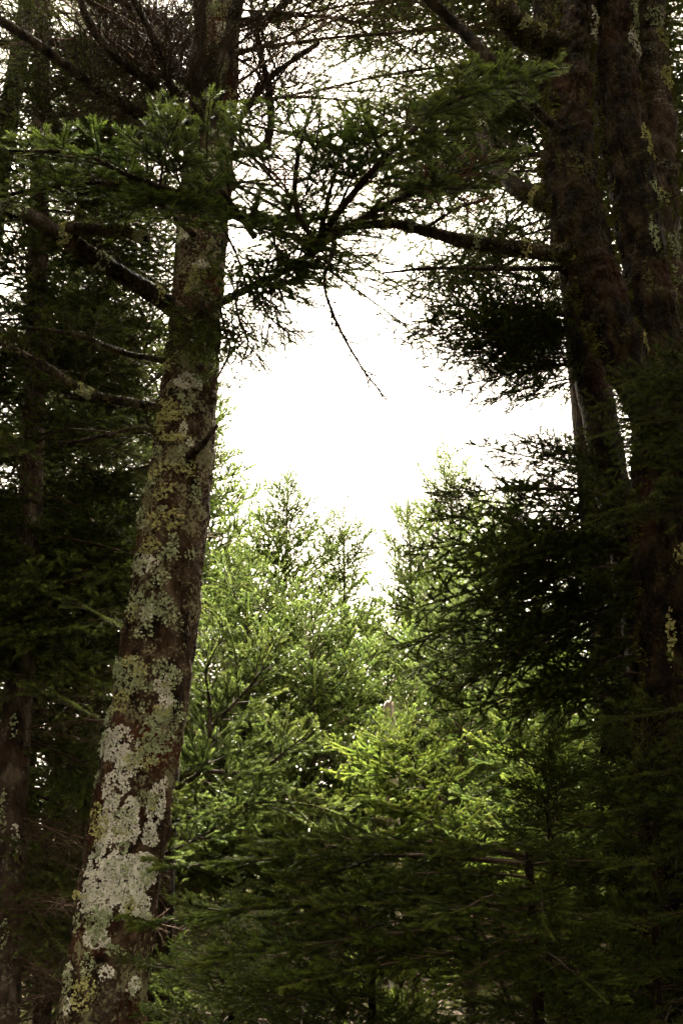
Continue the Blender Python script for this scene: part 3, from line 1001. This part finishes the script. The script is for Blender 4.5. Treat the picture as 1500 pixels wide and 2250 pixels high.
    # the bright flat fir spray that reaches up to the right over the opening
    PF = dict(sp=[0.050, 0.042], ang=0.85, tilt=0.25, curl=0.10, bare1=0.18, ratio=0.75, maxl=[9, 0.32, 0.15], dead=0.05, tw=0.0028)
    upc = [np.array([0.10, -0.55, 0.8])]
    for k, (rws, w0, w1, l) in enumerate([
            ([(700, 530, 4.4), (740, 470, 4.2), (805, 390, 4.0), (880, 312, 3.8), (960, 242, 3.7), (1060, 196, 3.6), (1150, 172, 3.55), (1222, 148, 3.5)], 16, 6, 0.62),
            ([(760, 500, 4.4), (870, 440, 4.2), (980, 400, 4.1), (1060, 360, 4.1), (1130, 330, 4.1)], 12, 4, 0.5),
            ([(700, 530, 4.4), (720, 440, 4.2), (745, 350, 4.1), (770, 270, 4.0), (800, 220, 4.0)], 12, 4, 0.5)]):
        add_limb(t, base, rws, 4.0, w0, w1, 140 + k, 'limb', dict(P=dict(PF, dead=0.05 if k == 0 else 0.5), l=l, sp=0.060, ups=upc, **({'from': 0.25} if k == 0 else {})), fir)
    # withered red-brown sprays among the green
    for k, rws in enumerate([[(800, 480, 4.35), (880, 430, 4.2), (980, 385, 4.1), (1110, 350, 4.05)], [(740, 470, 4.2), (770, 400, 4.1), (800, 340, 4.0)],
                             [(930, 505, 4.4), (1000, 460, 4.3), (1060, 440, 4.25)], [(650, 450, 4.15), (610, 390, 4.1), (560, 350, 4.05)]]):
        add_limb(t, base, rws, 4.1, 6, 3, 160 + k, 'limb', dict(P=dict(PF, dead=0.45, bare1=0.4), l=0.30, sp=0.06, ups=upc, mat='dead'),
                 dict(per=420, ln=0.020, wd=0.0026, mat='brown', style='fir'))
    # the thin dead twig that hangs into the sky
    add_limb(t, base, [(738, 480, 4.4), (728, 560, 4.4), (712, 622, 4.4), (738, 705, 4.4), (790, 800, 4.4), (850, 880, 4.4)], 4.4, 9, 2, 150, 'limb',
             dict(P=dict(dead=1.0, tilt=0.7, wig=0.18, sp=[0.04, 0.03], tw=0.0036), l=0.20, sp=0.03, mat='twig', **{'from': 0.35}), name='hanging_twig')
    # crown above the view
    for k in range(14):
        z = rng.uniform(11.0, 14.0)
        f = min(1, (z - 7.0) / 7.5)
        ctr = stB.d[-1, :3] - base
        place_bough(t, 'far', rng, (ctr[0] * 0.9, ctr[1], z), rng.uniform(0, 6.28), rng.normal(0.1, 0.15), 2.4 * (1 - 0.6 * f))
    return t


right_tree = build_right_tree()


# ================================================================== the dark leaning spruce behind it, with the black boughs
def build_dark_spruce():
    rng = np.random.default_rng(31)
    rows = [(1452, 2250, 84), (1432, 1700, 76), (1412, 1450, 72), (1370, 1200, 74), (1312, 900, 76), (1262, 600, 70), (1225, 300, 58), (1195, 0, 50), (1170, -300, 40)]
    st = px_stem(rows, 5.9, seed=9, lump=0.10, flake=0.04)
    base = st.d[0, :3].copy()
    base[2] = 0
    t = thing('spruce_tree', 'dark leaning spruce behind the old stems with black boughs reaching over the opening', 'tree', base)
    new_obj('trunk', st.mesh('trunk', 32, 300, M['bark_mossy'], base), t)

    def aim(px, py, Y, tx, ty, tY, key='near', roll=0.0):
        a, b = at(px, py, Y), at(tx, ty, tY)
        d = b - a
        L = np.linalg.norm(d)
        place_bough(t, key, rng, a - base, math.atan2(d[1], d[0]), math.asin(d[2] / L) + 0.08, L * 1.02, roll)
    for (a, b) in [((1270, 640), (900, 620)), ((1280, 700), (880, 700)), ((1290, 790), (930, 800)), ((1290, 800), (1000, 850)), ((1280, 740), (980, 745)), ((1290, 760), (890, 742)), ((1285, 720), (905, 655)), ((1300, 800), (960, 850)), ((1300, 830), (1040, 885)), ((1280, 690), (1000, 690)), ((1290, 780), (1020, 790)),
                   ((1290, 770), (940, 780)), ((1285, 750), (960, 700)), ((1290, 740), (910, 720))]:
        for q in range(2):
            aim(a[0], a[1], 5.9, b[0] + q * rng.uniform(10, 90), b[1] + q * rng.uniform(-50, 30), 5.9 + rng.uniform(-0.5, 0.4), roll=rng.uniform(-0.2, 0.6))
    for (a, b) in [((1340, 1060), (1020, 975)), ((1345, 1090), (945, 1080)), ((1355, 1130), (930, 1150)), ((1360, 1170), (900, 1220)), ((1370, 1210), (950, 1260)), ((1375, 1240), (880, 1330)),
                   ((1385, 1280), (870, 1410)), ((1390, 1310), (900, 1470)), ((1395, 1350), (950, 1505)), ((1330, 1010), (1080, 960)), ((1340, 1040), (1150, 960)), ((1380, 1250), (1050, 1300)),
                   ((1390, 1330), (1010, 1430)), ((1360, 1150), (1060, 1130)), ((1350, 1100), (1100, 1060)), ((1370, 1200), (1020, 1200)), ((1395, 1400), (1080, 1480)), ((1400, 1440), (1120, 1560)),
                   ((1405, 1480), (1000, 1560)), ((1380, 1290), (1120, 1380)), ((1370, 1180), (1150, 1240))]:
        for q in range(2):
            aim(a[0], a[1], 5.8, b[0] + q * rng.uniform(10, 120), b[1] + q * rng.uniform(-60, 60), 5.8 + rng.uniform(-0.9, 0.5), roll=rng.uniform(-0.35, 0.65))
    for k in range(24):
        py = rng.uniform(1080, 1750)
        s, cx, hw, dep = st.s_of_py(py)
        p = at(cx, py, 5.9)
        place_bough(t, 'near', rng, p - base, rng.uniform(-2.6, 0.6), rng.normal(-0.1, 0.15), rng.uniform(0.8, 1.3), rng.normal(0, 0.2))
    for k in range(14):
        z = rng.uniform(9.0, 12.0)
        ctr = st.d[-1, :3] - base
        place_bough(t, 'far', rng, (ctr[0], ctr[1], z), rng.uniform(0, 6.28), rng.normal(0.05, 0.15), 2.2)
    return t


build_dark_spruce()


# ================================================================== young spruces beyond, in the open light
def prof_young(L):
    return lambda t: L * (1 - t) ** 0.62 + 0.24


YOUNG = [  # apex px, py, distance, crown radius, label
    (425, 700, 10.5, 1.55, 'tall hazy young spruce whose right edge shows beside the lichen-covered trunk'),
    (632, 1048, 9.6, 1.35, 'pale green young spruce with a pointed open top, left of the sky notch'),
    (752, 1105, 9.0, 0.70, 'slim young spruce with thin open top shoots just left of the sky notch'),
    (893, 1100, 11.0, 0.95, 'hazy young spruce with a short pointed top just right of the sky notch'),
    (985, 985, 12.0, 1.50, 'tallest hazy young spruce, its pointed top against the sky beside the black boughs'),
    (1110, 1080, 10.5, 1.50, 'young spruce half hidden behind the black boughs'),
    (545, 1230, 8.2, 1.15, 'bushy green spruce close behind the lichen-covered trunk on its right'),
    (690, 1320, 7.8, 1.00, 'low bushy spruce in the middle below the notch of sky'),
    (1000, 1290, 8.6, 1.10, 'young spruce right of the middle under the black boughs'),
    (1230, 1340, 9.0, 1.20, 'bright young spruce glimpsed below the black boughs at right'),
    (850, 1380, 9.4, 1.00, 'young spruce standing behind the bleached dead trunk'),
]
for k, (px, py, Y, R, lab) in enumerate(YOUNG):
    h = top_z(py, Y)
    p = at(px, py, Y)
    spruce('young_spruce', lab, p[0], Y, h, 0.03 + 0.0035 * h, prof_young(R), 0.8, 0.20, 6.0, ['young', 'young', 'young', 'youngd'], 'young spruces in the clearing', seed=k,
           el=(0.15, 0.95), bare_key='bare', bare_z=1.3)

# the bright little spruce in front of the dead trunk
def build_sapling():
    rng = np.random.default_rng(77)
    rows = [(1040, 2000, 10), (985, 1860, 9), (940, 1740, 7), (908, 1670, 5), (893, 1625, 3), (888, 1600, 1.5)]
    st = px_stem(rows, 6.3, seed=15)
    base = st.d[0, :3].copy()
    base[2] = 0
    t = thing('sapling', 'bright lime green little spruce in front of the bleached dead trunk', 'tree', base)
    new_obj('trunk', st.mesh('trunk', 10, 90, M['twig'], base), t)
    for (px, py, tx, ty, dy) in [(890, 1620, 884, 1556, 0), (895, 1640, 822, 1590, 0), (900, 1650, 955, 1600, -.1), (890, 1625, 850, 1575, -.2), (893, 1630, 905, 1570, -.2), (900, 1655, 800, 1620, -.3), (910, 1680, 980, 1650, -.3), (930, 1720, 800, 1690, -.4), (960, 1800, 850, 1790, -.5), (950, 1770, 830, 1750, -.3), (960, 1800, 840, 1840, -.2), (975, 1840, 860, 1890, -.3), (915, 1690, 735, 1650, 0), (918, 1700, 745, 1720, -.3), (915, 1690, 1010, 1640, .1),
                                 (935, 1730, 770, 1760, -.2), (940, 1740, 1030, 1700, -.2), (950, 1765, 830, 1800, -.35), (960, 1800, 880, 1840, -.4), (965, 1810, 1060, 1770, 0), (985, 1860, 1100, 1850, -.1),
                                 (985, 1860, 900, 1880, -.3), (905, 1665, 850, 1640, -.4), (925, 1715, 860, 1700, -.5), (945, 1750, 1000, 1720, -.5), (975, 1840, 1040, 1800, -.4), (990, 1870, 1120, 1900, -.2)]:
        a, b = at(px, py, 6.3), at(tx, ty, 6.3 + dy)
        d = b - a
        L = np.linalg.norm(d)
        place_bough(t, 'lime', rng, a - base, math.atan2(d[1], d[0]), math.asin(d[2] / L), L * 1.1, rng.uniform(-0.6, 0.9))


build_sapling()


for k_, (px_, py_, Y_, R_, mats_, lab_) in enumerate([
        (880, 2060, 5.6, 0.30, ['lime'], 'smallest bright green spruce low at the bottom middle'),
        (1190, 1440, 7.0, 0.60, ['young', 'lime'], 'sunlit little spruce glimpsed under the black boughs at right')]):
    q_ = at(px_, py_, Y_)
    spruce('sapling', lab_, q_[0], Y_, q_[2], 0.022, (lambda R: (lambda t: R * (1 - t) ** 0.6 + 0.14))(R_), max(0.3, q_[2] - 1.5), 0.15, 6, mats_, seed=200 + k_, el=(0.05, 0.8), top=mats_[-1])


# bleached dead trunk
def build_snag():
    rows = [(872, 2250, 34), (866, 1900, 29), (860, 1700, 26), (855, 1600, 23), (852, 1550, 16), (850, 1540, 6)]
    st = px_stem(rows, 7.3, seed=14, lump=0.25, flake=0.05, lump_size=0.10)
    base = st.d[0, :3].copy()
    base[2] = 0
    t = thing('dead_snag', 'bleached dead trunk standing behind the lime green little spruce', 'dead tree', base)
    new_obj('trunk', st.mesh('trunk', 20, 200, M['snag'], base), t)
    rng = np.random.default_rng(3)
    topc = st.d[-30, :3]
    for k in range(5):
        a_ = rng.uniform(0, 6.28)
        o_ = np.array([math.cos(a_), math.sin(a_), 0]) * 0.03
        h_ = rng.uniform(0.10, 0.34)
        sp_ = Stem(np.array([[*(topc + o_ - [0, 0, 0.25]), 0.024], [*(topc + o_ * 1.2 + [0, 0, h_ * 0.4]), 0.014], [*(topc + o_ * 1.1 + [0, 0, h_]), 0.002]]), seed=30 + k)
        new_obj('splinter', sp_.mesh('splinter', 6, 12, M['snag'], base), t)
    for k in range(10):
        s, cx, hw, dep = st.s_of_py(rng.uniform(1750, 2150))
        q = st.d[int(s * 399), :3] - base
        place_bough(t, 'bare', rng, q, rng.uniform(0, 6.28), rng.normal(0, 0.2), rng.uniform(0.5, 1.0))


build_snag()

# ================================================================== tall trees behind, whose foliage closes the view at top
def prof_tall(L):
    if L == 'hood':
        return lambda t: 1.5 + 2.6 * min(t, 0.5)
    return lambda t: L * (1 - 0.75 * t)


TALL = [  # px of trunk at mid height, Y, trunk height, z0, bough length, per, keys, label
    (1340, 7.2, 11.5, 6.7, 'hood', 11, ['far', 'far', 'sparse'], 'tall spruce behind the old stems whose foliage fills the top right'),
    (362, 6.6, 12.0, 3.2, 1.8, 6, ['far', 'far', 'sparse'], 'tall dark spruce standing behind the left side of the lichen-covered trunk'),
    (-150, 6.4, 13, 1.6, 2.1, 8, ['far', 'far', 'sparse'], 'dark spruce off the left edge with boughs hanging into view'),
    (70, 9.6, 12, 0.8, 1.9, 8, ['far'], 'farther spruce in the dark wood at left'),
    (1570, 7.6, 11, 1.2, 1.9, 6, ['far'], 'spruce beyond the right edge, seen between the old stems'),
]
for k, (px, Y, h, z0, L, per, keys, lab) in enumerate(TALL):
    q = at(px, 1500, Y)
    spruce('tall_spruce', lab, q[0], Y, h, 0.16, prof_tall(L), z0, 0.32, per, keys, 'tall spruces round the opening', seed=60 + k, top=None, el=(-0.25, 0.35), bare_key=None, az_range=(1.7, 4.4) if px == 362 else None, bark='bark_mossy')


# slender trunk at the left edge
def build_edge_trunk():
    rng = np.random.default_rng(41)
    rows = [(2, 2250, 78), (14, 2000, 72), (30, 1700, 64), (48, 1430, 58), (62, 1200, 52), (75, 900, 46), (85, 500, 40), (95, 0, 32)]
    st = px_stem(rows, 5.8, seed=17, lump=0.08, flake=0.05)
    base = st.d[0, :3].copy()
    base[2] = 0
    t = thing('edge_spruce', 'grey-brown straight trunk at the left edge under hanging dark boughs', 'tree', base)
    tr = new_obj('trunk', st.mesh('trunk', 36, 420, M['bark_grey'], base), t)
    for (px, py, rx, ry, k) in [(15, 1800, 14, 60, 'sage'), (40, 1850, 8, 40, 'crust'), (20, 2050, 12, 40, 'sage'), (40, 1600, 10, 30, 'sage')]:
        lichen(st, tr, base, px, py, rx, ry, M[k], rng, dens=0.6, size=0.008, tilt=0.5)
    for k in range(84):
        py = rng.uniform(-100, 1480)
        s, cx, hw, dep = st.s_of_py(py)
        q = st.d[int(s * 399), :3] - base
        place_bough(t, 'near' if py > 300 else 'sparse', rng, q, rng.uniform(-2.6, 1.2) if k % 3 else rng.uniform(0, 6.28), rng.normal(-0.25, 0.15), rng.uniform(0.7, 1.3), rng.normal(0, 0.2))
    for k in range(22):
        py = rng.uniform(1450, 2200)
        s, cx, hw, dep = st.s_of_py(py)
        q = st.d[int(s * 399), :3] - base
        place_bough(t, 'bare', rng, q, rng.uniform(-1.2, 1.6), rng.normal(-0.1, 0.2), rng.uniform(0.6, 1.2))


build_edge_trunk()

# thin poles between the left edge and the big trunk
for k, (px, Y, h, lab) in enumerate([(185, 7.4, 6.0, 'thin bare pole of a trunk just left of the lichen-covered trunk'),
                                     (130, 8.6, 7.0, 'thin dark trunk in the gloom between the left edge and the lichen-covered trunk'),
                                     (110, 10.5, 8.0, 'faint thin trunk farthest back in the left gloom')]):
    q = at(px, 1900, Y)
    spruce('thin_trunk', lab, q[0], Y, h, 0.045, lambda t: 1.3 - 0.6 * t, 0.5, 0.26, 5, ['bare', 'bare', 'sparse'], 'thin trunks in the left gloom', seed=80 + k, top=None, el=(-0.1, 0.3), bare_key='bare', bare_z=3.0)


# ================================================================== small spruces near the viewer, in deep shade
def shade_spruce(px, py, Y, R, lab, seed, z0=0.25, dz=0.125):
    q = at(px, py, Y)
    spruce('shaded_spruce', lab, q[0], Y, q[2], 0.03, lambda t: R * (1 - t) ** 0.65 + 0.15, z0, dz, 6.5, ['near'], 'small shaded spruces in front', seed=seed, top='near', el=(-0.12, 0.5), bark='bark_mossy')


shade_spruce(1190, 1580, 4.6, 0.62, 'dark young spruce in front of the clearing on the right', 90)
shade_spruce(800, 1845, 3.9, 0.90, 'low dark spruce at the bottom middle', 91)
shade_spruce(1390, 1560, 4.2, 0.80, 'dark small spruce in front of the old mossy trunk', 92)
shade_spruce(500, 1930, 4.5, 0.62, 'low dark spruce by the foot of the lichen-covered trunk', 93)


shade_spruce(660, 2010, 4.0, 0.70, 'low dark spruce left of the bottom middle', 95)
shade_spruce(1250, 1960, 3.5, 0.70, 'low dark spruce in the bottom right corner area', 96)


# the spruce nearest the viewer, its broad boughs spread across the bottom of the view
def build_broad_spruce():
    rng = np.random.default_rng(81)
    Y = 3.5
    top = at(1160, 1860, Y)
    base = np.array([top[0], Y, 0.0])
    t = thing('shaded_spruce', 'nearest dark spruce whose broad layered boughs spread left across the bottom', 'tree', base, 'small shaded spruces in front')
    zz = np.linspace(-0.1, top[2], 5)
    st = Stem(np.stack([zz * 0 + base[0], zz * 0 + Y, zz, 0.028 - 0.010 * zz], -1), seed=33)
    new_obj('trunk', st.mesh('trunk', 12, 50, M['bark_mossy'], base), t)
    for (py, tx, ty, tY) in [(1900, 360, 1905, 3.9), (1960, 300, 2030, 3.7), (1880, 560, 1850, 4.1), (2040, 430, 2120, 3.4), (1890, 800, 1860, 3.9), (2000, 700, 1990, 3.2), (1930, 760, 1930, 3.2),
                             (2080, 640, 2180, 3.0), (1860, 960, 1880, 3.0), (1950, 930, 2040, 2.9), (2060, 1000, 2190, 2.9), (1890, 1330, 1860, 3.4), (1900, 1420, 1900, 3.2),
                             (2000, 1400, 2040, 3.1), (1900, 1250, 1850, 3.2), (1950, 1230, 2060, 2.9), (2080, 1330, 2200, 2.9)]:
        a = np.array([base[0], Y, at(1160, py, Y)[2]])
        d = at(tx, ty, tY) - a
        L = np.linalg.norm(d)
        place_bough(t, 'broad', rng, a - base, math.atan2(d[1], d[0]), math.asin(d[2] / L) + 0.06, L * 1.02, rng.normal(0.0, 0.12))


build_broad_spruce()


# boughs reaching in from a tree beyond the right edge
def build_right_edge_boughs():
    rng = np.random.default_rng(51)
    base = np.array([2.3, 3.9, 0.0])
    t = thing('edge_spruce', 'spruce beyond the right edge whose green boughs hang in front of the old trunk', 'tree', base)
    zz = np.linspace(-0.1, 9, 6)
    st = Stem(np.stack([zz * 0 + 2.3, zz * 0 + 3.9, zz, 0.10 - 0.01 * zz], -1), seed=19)
    new_obj('trunk', st.mesh('trunk', 16, 80, M['bark_mossy'], base), t)
    for (px, py, Y) in [(1300, 905, 4.2), (1340, 880, 4.3), (1335, 940, 4.3), (1345, 1000, 4.2), (1360, 860, 4.4), (1290, 960, 4.0), (1330, 1040, 4.1), (1290, 1150, 4.0), (1370, 1000, 3.9), (1350, 1110, 3.8), (1400, 900, 4.2), (1440, 480, 4.4), (1310, 1590, 3.9), (1360, 1720, 3.8),
                        (1250, 1800, 3.8), (1330, 1900, 3.7), (1280, 2050, 3.6)]:
        tip = at(px, py, Y)
        a = np.array([2.3, 3.9, tip[2] + 0.15])
        d = tip - a
        L = np.linalg.norm(d)
        place_bough(t, 'near', rng, a - base, math.atan2(d[1], d[0]), math.asin(d[2] / L) + 0.1, L, rng.normal(0.2, 0.2))
    for k in range(40):
        z = rng.uniform(0.6, 8)
        place_bough(t, 'near', rng, (0, 0, z), rng.uniform(-1.6, 1.6), rng.normal(-0.1, 0.15), rng.uniform(1.0, 1.6))


build_right_edge_boughs()


# a live branch of a small spruce growing right behind the big trunk
def build_side_spruce():
    p = at(400, 1500, 6.2)
    base = np.array([p[0], 6.2, 0.0])
    t = thing('young_spruce', 'thin spruce hidden behind the lichen-covered trunk with a crooked branch reaching right', 'tree', base, 'young spruces in the clearing')
    zz = np.linspace(-0.1, 3.9, 5)
    st = Stem(np.stack([zz * 0 + base[0] - 0.16, zz * 0 + 6.2, zz, 0.035 - 0.006 * zz], -1), seed=23)
    new_obj('trunk', st.mesh('trunk', 12, 60, M['bark_grey'], base), t)
    P = dict(sp=[0.07, 0.055], ang=0.8, tilt=0.45, curl=0.18, bare1=0.3, dead=0.05, leaf=0.13, maxl=[9, 0.30, 0.10])
    for k, (rws, w0, w1, l) in enumerate([
            ([(340, 1790, 6.2), (380, 1740, 6.0), (450, 1680, 5.8), (462, 1560, 5.8), (455, 1470, 5.8), (500, 1380, 5.8)], 13, 3, 0.46),
            ([(455, 1695, 5.8), (560, 1695, 5.8), (640, 1640, 5.8), (690, 1600, 5.8)], 9, 2, 0.50),
            ([(300, 1830, 6.2), (400, 1800, 6.0), (560, 1765, 5.8), (680, 1770, 5.7), (770, 1800, 5.6)], 8, 2, 0.42),
            ([(300, 1900, 6.2), (420, 1850, 6.0), (520, 1790, 5.9), (600, 1720, 5.8)], 7, 2, 0.36),
            ([(462, 1600, 5.8), (520, 1540, 5.8), (570, 1480, 5.8), (610, 1400, 5.8)], 8, 2, 0.50)]):
        add_limb(t, base, rws, 6.0, w0, w1, 170 + k, 'limb', dict(P=P, l=l, sp=0.055, ups=[np.array([0, -0.6, 0.8]), np.array([0.2, 0.5, 0.8])]), dict(per=900, ln=0.020, wd=0.0044, mat='spray', cone=0.9))


build_side_spruce()


# ================================================================== light-blocking wood added round the viewer, and the wood far beyond
def mass_tree(seed, h, R, z0, n, mat, fine=False):
    """A whole spruce joined in one mesh, coarse: only for woods that nobody could count."""
    rng = np.random.default_rng(seed)
    L, vs_ = 1.6, MASS_FINE if fine else MASS
    V, Q, T, A = [], [], [], []
    nv = 0
    for k in range(n):
        t = (k + rng.uniform()) / n
        z = z0 + (h - z0) * t
        wv, wq, nv_, nt, na = vs_[k % len(vs_)]
        s = (R * (1 - t) ** 0.7 + 0.3) * rng.uniform(0.8, 1.15) / L
        m = np.array(Matrix.Rotation(rng.uniform(0, 6.28), 3, 'Z') @ Matrix.Rotation(-rng.normal(0.5 * t - 0.15, 0.12), 3, 'Y') @ Matrix.Rotation(rng.normal(0, 0.2), 3, 'X'))
        for arr, is_w in ((wv, True), (nv_, False)):
            V.append((arr * s) @ m.T + np.array([0, 0, z]))
        Q.append(wq + nv)
        T.append(nt + nv + len(wv))
        A.append(np.concatenate([np.zeros(len(wv)), na]))
        nv += len(wv) + len(nv_)
    W = Wood()
    zz = np.linspace(-0.1, h, 8)
    W.chain([np.array([0, 0, z]) for z in zz], 0.012 * h + 0.03, 0.01)
    wv, wq = W.arrays(8)
    V.append(wv)
    Q.append(wq + nv)
    A.append(np.zeros(len(wv)))
    Q, T = np.concatenate(Q), np.concatenate(T)
    mi = np.concatenate([np.zeros(len(Q)), np.ones(len(T))])
    return mesh_np('wood_tree', np.vstack(V), Q, T, [M['twig'], M[mat]], mi, np.concatenate(A))


MASS, MASS_FINE = [], []
for k in range(3):
    rng_ = np.random.default_rng(900 + k)
    P_ = dict(BASE_P)
    P_.update(levels=2, sp=[0.10, 0.1], maxl=[9, 0.3, 0.1], tilt=0.6)
    W_, S_ = bough_wood(rng_, bough_axis(rng_, 1.6, 0.1, 0.3, 5, 0.1), 0.014, 0.002, P_, 0.12, 0.6, 0.12)
    a_, b_ = W_.arrays(3)
    MASS.append((a_, b_, *S_.needles(rng_, 60, 0.055, 0.014)))
    MASS_FINE.append((a_, b_, *S_.needles(rng_, 170, 0.034, 0.008)))


def build_woods():
    rng = np.random.default_rng(61)
    big = [mass_tree(1, 19.5, 2.8, 2.6, 120, 'deep'), mass_tree(2, 18.5, 2.8, 2.2, 120, 'deep')]
    t = new_obj('shading_wood', None)  # unseen trees added to keep sky and sun off the foreground
    t['kind'] = 'stuff'
    t['label'] = 'unseen spruce wood added behind the viewer and to both sides to block light'
    t['category'] = 'wood'
    spots = []
    for gx in np.arange(-9.5, 9.6, 2.1):
        for gy in np.arange(-9.5, 8.1, 2.1):
            x, y = gx + rng.uniform(-0.5, 0.5), gy + rng.uniform(-0.5, 0.5)
            if math.hypot(x, y) < 1.2 or (-0.4 < x < 3.6 and y < -2.0):  # sector behind the viewer left open so skylight reaches the left trunk
                continue
            if abs(x) < 4.2 and y > -3.0:
                continue
            if y > -0.6 and abs(x) < 4.2 + max(0, y - 3) * 0.45:
                continue
            if y > 4 and abs(x) < 6:
                continue
            spots.append((x, y))
    for k, (x, y) in enumerate(spots):
        o = new_obj('wood_tree', big[k % 2], t, (x, y, 0))
        o.rotation_euler = (0, 0, rng.uniform(0, 6.28))
    high = [mass_tree(5, 17.0, 2.7, 7.4, 90, 'deep'), mass_tree(6, 16.0, 2.7, 7.0, 90, 'deep')]  # high crowns added above the view to close the sky and darken the foreground
    for k, (x, y) in enumerate([(-3.6, -1.6), (-1.6, -2.2), (2.2, 0.6), (-4.3, 1.6), (4.2, 1.6), (3.4, 2.9), (-3.3, 2.9), (2.5, 1.9), (1.6, 0.2)]):
        o = new_obj('wood_tree', high[k % 2], t, (x, y, 0))
        o.rotation_euler = (0, 0, rng.uniform(0, 6.28))
    low = [mass_tree(7, 2.2, 1.1, 0.15, 34, 'mid', True), mass_tree(8, 1.7, 1.0, 0.1, 34, 'mid', True)]
    v = new_obj('undergrowth', None)
    v['kind'] = 'stuff'
    v['label'] = 'low spruce scrub on the ground under the far trees'
    v['category'] = 'undergrowth'
    for k in range(70):
        y = rng.uniform(12.0, 19)
        x = rng.uniform(-0.5, 0.5) * (y + 3)
        o = new_obj('wood_tree', low[k % 2], v, (x, y, 0))
        o.rotation_euler = (0, 0, rng.uniform(0, 6.28))
    b = new_obj('brushwood', None)
    b['kind'] = 'stuff'
    b['label'] = 'tangle of dead brown twigs on the ground under the young spruces'
    b['category'] = 'brushwood'
    for k in range(150):
        y = rng.uniform(7.5, 15)
        x = rng.uniform(-0.42, 0.42) * y
        place_bough(b, 'bare', rng, (x, y, rng.uniform(0.0, 1.6)), rng.uniform(0, 6.28), rng.normal(0.15, 0.3), rng.uniform(0.8, 1.5), rng.uniform(0, 6.28))
    small = [mass_tree(3, 6.4, 1.7, 0.6, 64, 'young', True), mass_tree(4, 5.6, 1.6, 0.4, 64, 'young', True)]
    u = new_obj('background_wood', None)
    u['kind'] = 'stuff'
    u['label'] = 'low spruce wood far beyond the clearing'
    u['category'] = 'wood'
    for k in range(120):
        y = rng.uniform(14.5, 40)
        x = rng.uniform(-0.5, 0.5) * (y + 8)
        o = new_obj('wood_tree', small[k % 2], u, (x, y, 0))
        o.rotation_euler = (0, 0, rng.uniform(0, 6.28))
        s_ = rng.uniform(0.8, 1.05) * (0.62 if abs(x - 0.02 * y) < 0.07 * y else 0.9)
        o.scale = (s_, s_, s_)


build_woods()


# ================================================================== thin mist
def build_haze():
    x0, x1, y0, y1, z0, z1 = -420, 420, -420, 420, -2.0, 24.0
    v = [(x, y, z) for z in (z0, z1) for y in (y0, y1) for x in (x0, x1)]
    q = [(0, 2, 3, 1), (4, 5, 7, 6), (0, 1, 5, 4), (2, 6, 7, 3), (0, 4, 6, 2), (1, 3, 7, 5)]
    m = bpy.data.materials.new('haze')
    m.use_nodes = True
    n, l = m.node_tree.nodes, m.node_tree.links
    n.remove(n['Principled BSDF'])
    pv = n.new('ShaderNodeVolumePrincipled')
    pv.inputs['Color'].default_value = (0.97, 0.98, 1.0, 1)
    pv.inputs['Density'].default_value = HAZE
    pv.inputs['Anisotropy'].default_value = 0.2
    l.new(pv.outputs[0], n['Material Output'].inputs['Volume'])
    new_obj('haze', mesh_np('haze', np.array(v, float), q, None, [m]), kind='stuff')


HAZE = 0.0
if HAZE:
    build_haze()
